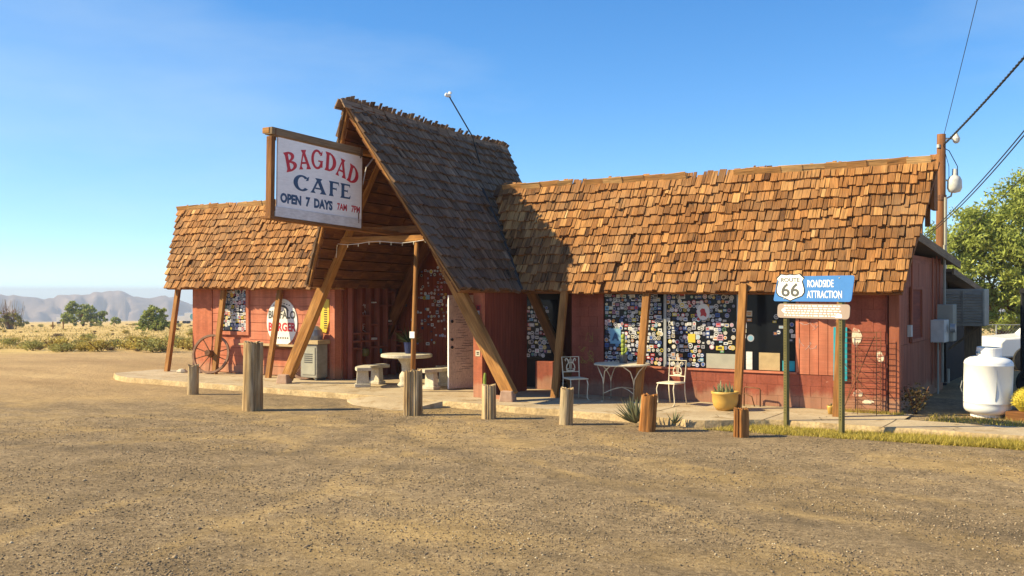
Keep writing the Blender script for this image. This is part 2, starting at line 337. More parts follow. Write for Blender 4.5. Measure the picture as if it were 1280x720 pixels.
def tracks(cx, cy, R0, wd_):
    d = nt.nodes.new('ShaderNodeVectorMath'); d.operation = 'DISTANCE'; nt.links.new(P, d.inputs[0]); d.inputs[1].default_value = (cx, cy, 0)
    wv = noise_n(nt, P, (1, 1, 1), .5, 3); a = nt.nodes.new('ShaderNodeMath'); a.operation = 'MULTIPLY_ADD'; nt.links.new(wv, a.inputs[0]); a.inputs[1].default_value = 1.1; nt.links.new(d.outputs['Value'], a.inputs[2])
    q = nt.nodes.new('ShaderNodeMath'); q.operation = 'SUBTRACT'; nt.links.new(a.outputs[0], q.inputs[0]); q.inputs[1].default_value = R0+.55
    ab = nt.nodes.new('ShaderNodeMath'); ab.operation = 'ABSOLUTE'; nt.links.new(q.outputs[0], ab.inputs[0]); g_ = nt.nodes.new('ShaderNodeMapRange'); g_.inputs[1].default_value = wd_*.3; g_.inputs[2].default_value = wd_; g_.inputs[3].default_value = 1; g_.inputs[4].default_value = 0; nt.links.new(ab.outputs[0], g_.inputs[0])
    br = noise_n(nt, P, (1, 1, 1), 1.3, 5, .7); m_ = nt.nodes.new('ShaderNodeMath'); m_.operation = 'MULTIPLY'; nt.links.new(g_.outputs[0], m_.inputs[0]); nt.links.new(ramp(nt, br, [(.40, (0, 0, 0)), (.58, (.6,)*3)]), m_.inputs[1]); return m_.outputs[0]
for tk_ in ((-30, 2, 21.5, .2), (-30, 2, 23.1, .2), (-9, -14, 25.0, .25), (-9, -14, 26.6, .25), (8, 30, 22, .2), (8, 30, 23.6, .2), (-26, 20, 15, .25), (-26, 20, 16.6, .25)): near = mixc(nt, near, sand, tracks(*tk_))
for tk_ in ((-4, -20, 30.5, .35), (-34, 6, 24.5, .4), (2, 34, 24.6, .3)): near = mixc(nt, near, (.17, .13, .09), tracks(*tk_))
near = mixc(nt, near, ramp(nt, nm, [(.35, (.78,)*3), (.65, (1.15,)*3)]), 1.0, 'MULTIPLY')
ln = nt.nodes.new('ShaderNodeVectorMath'); ln.operation = 'LENGTH'; nt.links.new(P, ln.inputs[0])
def mr(v, a, b2):
    q = nt.nodes.new('ShaderNodeMapRange'); q.inputs[1].default_value = a; q.inputs[2].default_value = b2; nt.links.new(v, q.inputs[0]); return q.outputs[0]
nj = noise_n(nt, P, (1, 1, 1), .12, 4); jl = nt.nodes.new('ShaderNodeMath'); jl.operation = 'MULTIPLY_ADD'; nt.links.new(nj, jl.inputs[0]); jl.inputs[1].default_value = 14; nt.links.new(ln.outputs['Value'], jl.inputs[2])
lot = ramp(nt, noise_n(nt, P, (.25, .9, 1), .5, 6), [(.3, (.36, .24, .13)), (.55, (.47, .325, .175)), (.75, (.56, .40, .22))])
lot = mixc(nt, lot, ramp(nt, nf, [(.35, (.8,)*3), (.65, (1.12,)*3)]), 1.0, 'MULTIPLY')
c1 = mixc(nt, near, lot, mr(jl.outputs[0], 29, 36))
field = ramp(nt, noise_n(nt, P, (.3, .3, 1), .6, 7, .7), [(.3, (.34, .235, .095)), (.5, (.54, .39, .165)), (.7, (.66, .50, .24))])
c2 = mixc(nt, c1, field, mr(jl.outputs[0], 47, 53))
c2 = mixc(nt, c2, ramp(nt, noise_n(nt, P, (.6, 1, 1), .28, 6, .62), [(.36, (.86, .84, .80)), (.58, (1.12, 1.10, 1.05))]), 1.0, 'MULTIPLY')
nt.links.new(c2, b.inputs['Base Color'])
hsum = nt.nodes.new('ShaderNodeMath'); hsum.operation = 'ADD'; nt.links.new(nf, hsum.inputs[0]); nt.links.new(nf2, hsum.inputs[1]); h2 = nt.nodes.new('ShaderNodeMath'); h2.operation = 'MULTIPLY_ADD'; nt.links.new(nm, h2.inputs[0]); h2.inputs[1].default_value = 3.2; nt.links.new(hsum.outputs[0], h2.inputs[2]); bumpn(nt, b, h2.outputs[0], .028, .9)
M_ground = m
g = grid_ground(); g.data.materials.append(M_ground)
# mountains: ridge silhouette along azimuth, gullied
FW = Vector((-.52551, .85079, 0)); RT = Vector((.85079, .52551, 0))
prof = [(-900, 372), (-500, 360), (-250, 369), (-60, 366), (0, 367.5), (12, 368.5), (40, 370.6), (58, 372.7), (73, 368.5), (90, 367), (112, 366), (125, 363), (137, 362.3), (150, 363), (167, 369.6), (183, 372.7), (204, 369), (219, 371.7), (231, 377), (246, 382), (300, 388), (420, 383), (560, 372), (700, 379), (900, 370), (1200, 376), (1500, 368), (2200, 374)]
def pro(x):
    for (a, ya), (c, yc) in zip(prof, prof[1:]):
        if a <= x <= c:
            t = (x-a)/(c-a); t = t*t*(3-2*t); return ya+(yc-ya)*t
    return 374
def mountains():
    vs = []; fs = []; NX = 620; NR = 34; D0, D1, D2 = 2350., 2750., 3000.
    for i in range(NX):
        x = -900+3100*i/(NX-1); dirv = (FW*1244+RT*(x-640)).normalized()
        cosang = dirv.dot(FW)
        for j in range(NR):
            t = j/(NR-1); D = D0+(D2-D0)*t
            base = -.0265*(D-40)-4
            zr = 2.27+(365-pro(x))/1244*D1*cosang+abs(noise.noise(Vector((x*.09, 0, 4))))*3.5-1.2
            tt = min(1, (D-D0)/(D1-D0)); k = tt**1.25 if D <= D1 else 1-(D-D1)/(D2-D1)*.8
            wx = x*.06+noise.noise(Vector((x*.02, t*2, 1)))*1.2
            gl = 1-abs(noise.noise(Vector((wx, t*1.6, 2))))*2; gl2 = 1-abs(noise.noise(Vector((wx*2.9+t*1.5, t*4.5, 5))))*2
            amp = math.sin(math.pi*min(1, tt*.92+.04))
            z = base+(zr-base)*k+(gl-.55)*26*amp*(1 if D <= D1 else .4)+(gl2-.5)*12*amp
            if D > D1-5: z = min(z, zr)
            p = dirv*D; vs.append((p.x, p.y, z))
    for i in range(NX-1):
        for j in range(NR-1): fs.append((i*NR+j, (i+1)*NR+j, (i+1)*NR+j+1, i*NR+j+1))
    me = bpy.data.meshes.new('mountains'); me.from_pydata(vs, [], fs); me.polygons.foreach_set('use_smooth', [True]*len(fs))
    o = bpy.data.objects.new('mountains', me); COL.objects.link(o); o['kind'] = 'structure'
    me.materials.append(mat('mountain_rock', [(.3, (.10, .078, .082)), (.5, (.18, .135, .13)), (.7, (.29, .215, .19))], sc=.012, detail=8, rough=.95)); return o
mountains()
def gravel_stones():
    rng = np.random.default_rng(3); N = 95000
    r = 7.2+12.5*rng.random(N)**1.25; a = rng.uniform(-30.5, 30.5, N)*math.pi/180+rad(90+31.7)
    x = r*np.cos(a); y = r*np.sin(a); keep = (y < 15.7)
    # clumpy
    cl = np.array([noise.noise(Vector((px*.5, py*.9, 1))) for px, py in zip(x, y)]); keep &= rng.random(N) < np.clip(.62+cl*1.1, .12, 1)
    x = x[keep]; y = y[keep]; n = len(x); z = np.array([gz(px, py) for px, py in zip(x, y)])
    s = .005+.012*rng.random(n)**3.4; s[rng.random(n) < .006] *= 1.9
    base = np.array([(1, 0, 0), (-1, 0, 0), (0, 1, 0), (0, -1, 0), (0, 0, 1), (0, 0, -.4)], float)
    F = np.array([(0, 2, 4), (2, 1, 4), (1, 3, 4), (3, 0, 4), (2, 0, 5), (1, 2, 5), (3, 1, 5), (0, 3, 5)])
    th = rng.uniform(0, 6.28, n); c, sn = np.cos(th), np.sin(th); jit = rng.uniform(.6, 1.35, (n, 6, 3))
    b = base[None]*jit*s[:, None, None]*np.array([1.15, .9, .72]); vx = b[..., 0]*c[:, None]-b[..., 1]*sn[:, None]; vy = b[..., 0]*sn[:, None]+b[..., 1]*c[:, None]
    v = np.stack([vx+x[:, None], vy+y[:, None], b[..., 2]+z[:, None]+.002], -1).reshape(-1, 3)
    f = (F[None]+6*np.arange(n)[:, None, None]).reshape(-1, 3)
    me = bpy.data.meshes.new('gravel'); me.vertices.add(len(v)); me.vertices.foreach_set('co', v.ravel()); me.loops.add(f.size); me.loops.foreach_set('vertex_index', f.ravel())
    me.polygons.add(len(f)); me.polygons.foreach_set('loop_start', np.arange(0, f.size, 3)); me.polygons.foreach_set('loop_total', np.full(len(f), 3))
    for q, cc in (('stone_dark', (.13, .10, .068)), ('stone_brown', (.22, .16, .105)), ('stone_tan', (.37, .275, .175)), ('stone_pale', (.50, .41, .29))): me.materials.append(flat(q, cc, .9, sc=40, var=.2))
    me.polygons.foreach_set('material_index', np.repeat(rng.choice(4, n, p=[.40, .36, .19, .05]), 8)); me.update(calc_edges=True)
    o = bpy.data.objects.new('gravel', me); COL.objects.link(o); o['kind'] = 'stuff'; tag(o, 'loose dark gravel spread over the dirt parking lot', 'gravel')
gravel_stones()
# ---------------------------------------------------------------- pavement slab and ramp
W = 18.55                                    # plane of the front walls
def wob(x, k=0): return .05*noise.noise(Vector((x*1.3, k, 0)))+.03*noise.noise(Vector((x*5, k, 2)))
def pavement():
    mb = MB(); edge = [(-22.9, 16.95), (-22.2, 16.5)]; x = -21.4
    while x < 14:
        if x < -13: y = 16.22-.02*(x+21)
        elif x < -10.9: y = 16.02
        elif x < -6.3: y = 15.98-.035*(x+10.9)
        else: y = 15.8+.80*sst(-6.3, -4.9, x)+.02*(x+5)
        edge.append((x, y+wob(x))); x += .22
    back = [(14, 17.75), (-3.2, 17.75), (-3.2, W+.05), (-10, W+.05), (-10, 20.8), (-16.4, 20.8), (-16.4, W+.05), (-21.7, W+.05), (-22.9, W-.1)]
    top = edge+back; z = .12; n = len(edge)
    mb.face([(p[0], p[1], z) for p in top], 0, [(p[0], p[1]) for p in top])
    for i in range(n-1):
        a, c = edge[i], edge[i+1]; o1 = .03+.05*abs(noise.noise(Vector((a[0]*3, 1, 1)))); o2 = .03+.05*abs(noise.noise(Vector((c[0]*3, 1, 1))))
        m1 = V(a[0], a[1]-o1*.3, .085+wob(a[0], 7)*.3); m2 = V(c[0], c[1]-o2*.3, .085+wob(c[0], 7)*.3)
        mb.face([(a[0], a[1]-o1, -.05), (c[0], c[1]-o2, -.05), m2, m1], 1); mb.face([m1, m2, (c[0], c[1], z), (a[0], a[1], z)], 1)
    a = [edge[0], back[-1]]; mb.face([(a[1][0], a[1][1], -.05), (a[0][0], a[0][1], -.05), (a[0][0], a[0][1], z), (a[1][0], a[1][1], z)], 1)
    o = mb.build('pavement', [M_conc, M_concedge]); o['kind'] = 'structure'
    # expansion joints: shallow dark recess lines laid as thin strips
    jm = MB()
    for x in (-20.4, -18.1, -15.6, -11.0, -8.9, -7.2, -5.2, -3.3, -1.0):
        q = [(x+wob(yy, 3)*.5, yy) for yy in (16.35, 16.8, 17.3, 17.7)]
        for (xa, ya), (xc, yc) in zip(q, q[1:]): jm.face([(xa-.008, ya, .1235), (xa+.008, ya, .1235), (xc+.008, yc, .1235), (xc-.008, yc, .1235)], 0)
    for x, y0_, y1_ in ((-19.3, 16.35, 17.6), (-14.3, 16.3, 17.9), (-9.6, 16.05, 17.9), (-6.0, 16.3, 18.0), (-4.4, 16.75, 17.7), (-2.3, 16.75, 17.7)):      # wandering cracks
        pts = [(x+.22*noise.noise(Vector((x, k*.55, 4)))+.03*R.uniform(-1, 1), y0_+(y1_-y0_)*k/12) for k in range(13)]
        for (xa, ya), (xc, yc) in zip(pts, pts[1:]): jm.face([(xa-.006, ya, .1238), (xa+.006, ya, .1238), (xc+.006, yc, .1238), (xc-.006, yc, .1238)], 0)
    jm.build('joint', flat('joint_dirt', (.13, .09, .055), .95), o)
    rb = MB(); T = [(-13.3, 15.98, .124), (-11.42, 15.9, .124), (-11.72, 15.1, .012), (-11.95, 14.98, .012), (-13.2, 15.32, .012), (-13.7, 15.7, .05)]
    rb.face([T[5], T[4], T[3], T[2], T[1], T[0]], 0)
    for i, j in ((1, 2), (2, 3), (3, 4), (4, 5)):
        p, q = T[i], T[j]; rb.face([p, q, (q[0], q[1], -.05), (p[0], p[1], -.05)], 0)
    r = rb.build('ramp', [M_conc]); r['kind'] = 'structure'
pavement()
# ---------------------------------------------------------------- the cafe
C = thing('cafe', 'long red roadside cafe with shingled mansard roofs and a steep timber A-frame entrance', 'cafe', (-12.6, W, 0))
RX = -13.7                                                     # ridge line of the entrance gable
# --- walls
def wall_left():
    wm = MB(); wm.bb(-21.65, -16.55, W, W+.12, .1, 3.0); wl_ = wm.build('wall', M_red, C)
    lp = MB(); lp.bb(-21.68, -20.92, W-.03, W-.002, .12, 2.5); lp.build('end_panel', M_red, wl_)
    z = .14; k = 0
    while z < 2.4:
        h = .222
        for x0, x1 in (((-20.90, -20.62), (-19.52, -16.6)) if z+h > 1.13 else ((-20.90, -16.6),)):
            # boards butt at a few joints
            cuts = [x0] + ([x0+(x1-x0)*R.uniform(.3, .7)] if x1-x0 > 2 else []) + [x1]
            for a, c in zip(cuts, cuts[1:]):
                p = MB(); d = R.uniform(.018, .026); p.bb(a+.003, c-.003, W-d, W-.001, z+.006, z+h-.006); p.build('plank', M_redplank, wl_, bevel=.003)
        z += h
    wn_ = MB()
    for x in (-20.58, -19.56): wn_.bb(x-.05, x+.05, W-.06, W, 1.14, 2.5)
    wn_.bb(-20.53, -19.61, W-.06, W, 1.14, 1.23); wo = wn_.build('window', M_redplank, C)
    pa = MB(); pa.bb(-20.53, -19.61, W-.018, W-.004, 1.23, 2.5); pa.build('pane', M_glass, wo)
    ps = MB(); ps.bb(-16.66, -16.50, W-.10, W+.16, .12, 2.55); ps.build('corner_post', M_redplank, C, bevel=.006)
    return wo
win_left = wall_left()
# --- alcove under the gable
def alcove():
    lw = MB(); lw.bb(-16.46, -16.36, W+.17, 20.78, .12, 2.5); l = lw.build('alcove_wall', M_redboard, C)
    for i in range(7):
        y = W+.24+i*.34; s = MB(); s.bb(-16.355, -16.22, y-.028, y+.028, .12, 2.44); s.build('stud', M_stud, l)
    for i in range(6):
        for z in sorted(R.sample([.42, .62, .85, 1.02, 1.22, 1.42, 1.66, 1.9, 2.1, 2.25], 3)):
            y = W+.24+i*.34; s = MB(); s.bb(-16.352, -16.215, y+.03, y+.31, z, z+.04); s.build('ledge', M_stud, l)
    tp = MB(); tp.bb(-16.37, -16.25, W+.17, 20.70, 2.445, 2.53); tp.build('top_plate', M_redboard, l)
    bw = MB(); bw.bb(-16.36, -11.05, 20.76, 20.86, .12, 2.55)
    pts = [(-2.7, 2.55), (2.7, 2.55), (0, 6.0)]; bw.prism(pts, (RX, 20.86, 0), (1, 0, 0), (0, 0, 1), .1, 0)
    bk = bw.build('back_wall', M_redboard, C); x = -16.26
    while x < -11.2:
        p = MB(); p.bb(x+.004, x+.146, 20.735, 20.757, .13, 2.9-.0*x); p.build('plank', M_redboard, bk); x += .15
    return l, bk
alc_l, alc_b = alcove()
def section():
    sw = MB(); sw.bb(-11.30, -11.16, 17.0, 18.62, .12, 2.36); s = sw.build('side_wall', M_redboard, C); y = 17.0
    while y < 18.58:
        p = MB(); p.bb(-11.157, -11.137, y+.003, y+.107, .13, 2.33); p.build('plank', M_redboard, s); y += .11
    cp = MB(); cp.bb(-11.37, -11.15, 16.90, 17.02, .12, 2.34); cp.build('corner_post', M_red, s, bevel=.006)
    cb = MB(); cb.bb(-11.145, -10.55, 16.83, 16.95, .12, .19); cb.build('curb', M_red, s)
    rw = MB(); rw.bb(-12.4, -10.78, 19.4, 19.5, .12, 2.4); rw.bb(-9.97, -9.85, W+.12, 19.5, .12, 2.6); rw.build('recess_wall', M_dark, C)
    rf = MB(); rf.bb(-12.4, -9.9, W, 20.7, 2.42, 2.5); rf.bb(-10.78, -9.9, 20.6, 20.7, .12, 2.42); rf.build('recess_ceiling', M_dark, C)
    lo = MB(); lo.bb(-11.16, -10.70, 19.05, 19.395, .12, .74); lo.build('low_wall', M_redblock, C, bevel=.01)
    pn = MB(); pn.bb(-11.6, -10.80, 19.36, 19.397, .75, 2.1); return pn.build('window', M_glass, C)
recess_win = section()
# door standing open
dm = MB(); dm.beam((-12.55, 18.30, .14), (-12.55, 18.30, 2.2), .84, .045, up=(.93, -.36, 0)); dr = dm.build('door', M_door, C, bevel=.004)
de = MB(); de.beam((-12.704, 17.902, .14), (-12.704, 17.902, 2.2), .012, .047, up=(.93, -.36, 0)); de.build('lit_door_edge', M_spw, dr)  # white strip paints the sunlit near edge of the door
q = MB()
for i in range(26):
    z = .5+i*.058; a = R.uniform(-.3, .0); L_ = R.uniform(.15, .4)
    c_ = Vector((-12.55, 18.30, z))+Vector((.93, -.36, 0))*.024; q.tube([c_+Vector((.36, .93, 0))*a, c_+Vector((.36, .93, 0))*(a+L_*.5)+V(0, 0, R.uniform(-.02, .02)), c_+Vector((.36, .93, 0))*(a+L_)], R.uniform(.003, .007), 3)
q.build('graffiti', M_char, dr, kind='stuff')
for z in (1.05, 1.22, 1.62): h = MB(); h.lathe([(.0, .03), (.035, .02), (.03, 0), (.02, -.03)], (-12.655, 17.965, z), 10, ax=(.93, -.36, 0)); h.build('handle', M_black, dr)
# --- right wing front
def wall_right():
    wm = MB(); wm.bb(-9.97, -9.24, W, W+.12, .1, 3.0); wm.bb(-9.24, -5.22, W, W+.12, .1, .76); wm.bb(-9.24, -3.62, W, W+.12, 2.45, 3.0); wm.bb(-5.22, -3.62, W, W+.12, .1, 2.45)
    o = wm.build('wall', M_redblock, C)
    # painted blocks: low wall, the pier left of the glass and the bay at the right end
    def blocks(x0, x1, z0, z1, bw=.405, bh=.205):
        r = 0; z = z0
        while z < z1-.02:
            hh = min(bh, z1-z); x = x0-(bw/2 if r % 2 else 0)
            while x < x1-.02:
                a, c = max(x0, x), min(x1, x+bw)
                if c-a > .05:
                    p = MB(); d = R.uniform(.0175, .0195); p.bb(a+.0015, c-.0015, W-d, W-.001, z+.0015, z+hh-.0015, la=0); p.build('block', M_redblock, o, bevel=.003)
                x += bw
            z += bh; r += 1
    blocks(-9.97, -9.22, .12, 2.45); blocks(-9.22, -4.46, .12, .735); blocks(-4.46, -3.64, .12, 2.45)
    cp = MB(); cp.bb(-3.60, -3.42, W+.02, W+.2, .1, 2.9); cp.build('corner_board', M_redend, C, bevel=.004)
    sl_ = MB(); sl_.bb(-9.22, -5.22, W-.05, W+.02, .738, .775); sl_.build('sill', M_redplank, C)
    res = []
    for x0, x1 in ((-9.22, -7.89), (-7.83, -6.39), (-6.31, -5.24)):
        p = MB(); p.bb(x0, x1, W+.03, W+.045, .777, 2.45); res.append(p.build('window', M_glass, C))
    for x, mm in ((-7.86, M_steel), (-6.35, M_steel)):
        f = MB(); f.bb(x-.028, x+.028, W-.005, W+.05, .777, 2.45); f.build('mullion', mm, C)
    f = MB(); f.bb(-5.238, -5.18, W-.03, W+.03, .777, 2.45); f.build('jamb', M_redplank, C)
    x = -5.17
    for wd in (.19, .16, .17, .18):
        p = MB(); p.bb(x+.004, x+wd-.004, W-.024, W-.002, .745, 2.45, la=2); p.build('plank', M_redplank, o, bevel=.004); x += wd
    return res, o
wins, wall_r = wall_right()
# interior props behind the third window and the plain grey panel low in the second
for x0, x1, z0, z1, mm in ((-5.95, -5.55, .79, 1.12, M_tan), (-5.5, -5.27, .79, .98, M_teal), (-6.2, -6.08, .79, 1.13, M_plw)):
    p = MB(); p.bb(x0, x1, W+.018, W+.026, z0, z1); p.build('card', mm, wins[2])
p = MB(); p.bb(-7.0, -6.4, W+.018, W+.026, .785, 1.07); p.build('card', M_grey, wins[1])
# end wall and back body
def end_wall():
    em = MB(); em.bb(-3.64, -3.56, W+.2, 24.3, -.1, 2.9); e = em.build('end_wall', M_redend, C); y = W+.22
    while y < 24.2:
        wd = .40
        for z0, z1 in ((-.08, 1.28), (1.285, 2.35), (2.355, 2.85)):
            if not (19.9 < y+.2 < 21.5 and z0 > 1.2 and z1 < 2.4):
                p = MB(); p.bb(-3.558, -3.54+R.uniform(0, .004), y+.004, min(24.28, y+wd)-.004, z0, z1-.004, la=2); p.build('plank', M_redend, e)
        y += wd
    wf = MB(); wf.bb(-3.55, -3.50, 20.3, 20.36, 1.3, 2.38); wf.bb(-3.55, -3.50, 21.4, 21.46, 1.3, 2.38); wf.bb(-3.55, -3.50, 20.36, 21.4, 2.32, 2.38); wf.bb(-3.55, -3.50, 20.36, 21.4, 1.3, 1.36)
    wo = wf.build('window', M_redend, C); pb = MB(); pb.bb(-3.556, -3.535, 20.36, 21.4, 1.36, 2.32); pb.build('board', M_redboard, wo)
    for y, z0, z1 in ((20.2, 1.6, 2.9), (22.6, .3, 3.0), (23.1, .2, 3.05), (23.5, 1.0, 3.0)): cd = MB(); cd.tube([(-3.5, y, z0), (-3.5, y+.05, z1)], .018, 6); cd.build('conduit', M_redend, C)
    pass
    # body behind, shed, roofs
    bm_ = MB(); bm_.bb(-21.6, -16.47, W+.13, 26, 0, 2.95); bm_.bb(-11.0, -3.66, 20.9, 24.3, 0, 2.9); bm_.bb(-9.8, -3.66, W+.5, 20.9, 2.6, 2.95); bm_.build('body', M_redend, C)
    sh = MB(); sh.bb(-11, -3.7, 24.32, 30, -.2, 2.35); sh.bb(-3.7, -3.62, 25.3, 25.5, -.2, 2.5); sh.build('shed', M_dark, C)
    def slab(x0, x1, y0, z0, y1, z1, t, mm):
        rf = MB(); rf.hexa([(x0, y0, z0-t), (x1, y0, z0-t), (x0, y1, z1-t), (x1, y1, z1-t), (x0, y0, z0), (x1, y0, z0), (x0, y1, z1), (x1, y1, z1)], 0, la=1); rf.build(('rear_roof', 'fascia')[mm], (M_roofing, M_fascia)[mm], C)
    slab(-11.0, -3.38, 19.15, 3.46, 25.5, 2.98, .07, 0); slab(-3.375, -3.33, 19.1, 3.475, 25.55, 2.99, .17, 1)
    slab(-11, -3.4, 24.6, 2.80, 30, 2.36, .06, 0); slab(-3.395, -3.35, 24.6, 2.815, 30, 2.37, .14, 1); slab(-21.8, -16.5, 19.2, 3.3, 26, 3.0, .08, 0)
    gt = MB(); gt.bb(-3.62, -3.58, W+.2, 24.3, 2.86, 3.0); gt.build('gable_trim', M_redend, C)
end_wall()
# --- leaning posts under the eaves
POSTS = [(-22.15, 18.05, .33), (-20.35, 18.1, .18), (-18.3, 18.0, .15), (-9.93, 17.72, 0), (-8.12, 17.82, -.02), (-6.10, 17.76, -.02), (-4.25, 17.55, 0)]
for i, (x, y, dx) in enumerate(POSTS):
    p = MB(); lean = .5 if i < 3 else (.42 if i < 5 else .3); dx2 = .02
    p.beam((x, y, .11), (x+dx2, min(y+lean, 18.42), 2.42), .10, .145, up=(1, 0, 0)); p.build('post', M_post, C, bevel=.008)
# --- mansards
def mk_shingle(mb, P0, a, bdir, n, wd, ln, t, tone, rz=0, m=0, lift=.0):
    """wedge: butt at P0 (centre of lower edge), along bdir up slope, a across, n outward"""
    ca, sa = math.cos(rz), math.sin(rz); A = a*ca+bdir*sa; B = bdir*ca-a*sa; P = []
    q = R.uniform(-.012, .012)
    for k in (0, 1):               # z: inner/outer
        for j in (0, 1):           # y: along slope
            for i in (0, 1):
                th = (t if j == 0 else .006) if k else -.004
                P.append(P0+A*(i-.5)*wd+B*(j*ln+(q*(i-.5) if j == 0 else 0))+n*(th+(lift if j == 0 else 0)))
    return mb.hexa(P, m, tone, 1)
SH = []          # (distance, area, parent, material, spec)
CAMP = Vector((0, 0, 2.27))
def lay(S, courses, ulen, parent, material, expo, wmin=.09, wmax=.2, keep=None, tonef=None):
    """S(a,b): a in metres along course, b in 0..1 from eave to ridge -> (point, a_dir, up_dir, normal, length per b)"""
    for c in range(courses):
        b0 = c/courses; a = R.uniform(-.1, 0); run = 0; L0, L1 = ulen(b0)
        a = L0-R.uniform(0, .06)
        while a < L1:
            wd = R.uniform(wmin, wmax)
            if a+wd > L1+.05: wd = max(.06, L1+R.uniform(-.01, .05)-a)
            P0, A, B, n = S(a+wd/2, b0)
            P0 = P0+B*(R.gauss(0, .016)-(R.uniform(.02, .085) if R.random() < .08 else 0))+B*.018*noise.noise(Vector((a*.8, c*.7, 1)))
            tn = min(1, max(0, (tonef(a, b0) if tonef else .45)+R.gauss(0, .135)-(.22 if R.random() < .06 else 0)+(.2 if R.random() < .05 else 0)))
            if (keep is None or keep(P0)) and R.random() > .008:
                SH.append(((P0-CAMP).length, parent, material, (P0, A, B, n, wd-R.uniform(.006, .016), expo*R.uniform(1.5, 1.7), R.uniform(.042, .078), tn, R.gauss(0, .028), 0, R.uniform(0, .012))))
            a += wd
            if wd < .03: break
def mansard(x0, x1, o0, o1, ze0, ze1, zr, yr=19.08):
    n_ = Vector((0, -(zr-ze0), (yr-18.10))).normalized()
    dk = MB(); t = .05
    P = []
    for q in (-.09, -.015):
        for (xa, y, z) in (((x0, x1), 18.12, (ze0, ze1)), ((x0-o0, x1+o1), yr, (zr, zr))):
            for i in (0, 1): P.append(Vector((xa[i], y, z[i]))+n_*q)
    dk.hexa(P, 0, .3, 0); roof = dk.build('roof', [M_bark], C)
    def S(a, b):
        f = (a-x0)/(x1-x0); ze = ze0+(ze1-ze0)*f; z = ze+(zr-ze)*b+.02*noise.noise(Vector((a*.7, b*3, 2))); y = 18.10+(yr-18.10)*b
        B = Vector((0, yr-18.10, zr-ze)).normalized(); A = Vector((1, 0, 0)); return Vector((a, y, z)), A, B, n_
    return roof, S
roofL, SL = mansard(-22.3, -15.95, .62, 0, 2.37, 2.36, 4.60)
roofR, SR = mansard(-10.95, -3.30, 1.35, .46, 2.27, 2.25, 4.60)
tvar = lambda a, b: .46+.22*noise.noise(Vector((a*.9, b*4, 5)))
lay(SL, 12, lambda b: (-22.3-.62*b, -15.95), roofL, M_shingle, .205, .042, .16, tonef=tvar)
lay(SR, 12, lambda b: (-10.95-1.35*b, -3.30+.46*b), roofR, M_shingle, .205, .042, .17, tonef=tvar)
# ridge rows
def ridge_row(parent, material, xs, y, z, gapf=None):
    x = xs[0]
    while x < xs[1]:
        ln = R.uniform(.3, .55)
        if R.random() < .82:
            p = MB(); tl = R.gauss(0, .03)
            p.beam((x, y, z+R.uniform(0, .025)), (min(x+ln+.04, xs[1]), y+R.uniform(-.02, .02), z+.02+tl*.3), .025, .17, up=(0, -.45, 1), tone=R.uniform(.7, 1)); l2 = min(ln, xs[1]-x); p.box((x+l2/2, y+.08, z+.02), (l2, .16, .03), 0, 0, R.uniform(.5, .9)); p.build('ridge_shingle', material, parent)
        x += ln
ridge_row(roofL, M_shingle, (-22.92, -15.9), 19.03, 4.60); ridge_row(roofR, M_shingle, (-12.0, -7.6), 19.03, 4.60); ridge_row(roofR, M_shingle, (-6.6, -2.85), 19.03, 4.60)
for a in ((-3.0, -2.93, 19.12, 19.5, 3.75, 4.55), (-3.1, -3.02, 19.2, 19.3, 3.45, 4.5), (-3.55, -3.43, 20.9, 21.02, 3.3, 4.2), (-22.9, -16, 19.12, 19.16, 3.2, 4.5), (-11.5, -3.2, 19.12, 19.16, 3.4, 4.5)): bk = MB(); bk.bb(*a); bk.build('brace', M_bark, C)
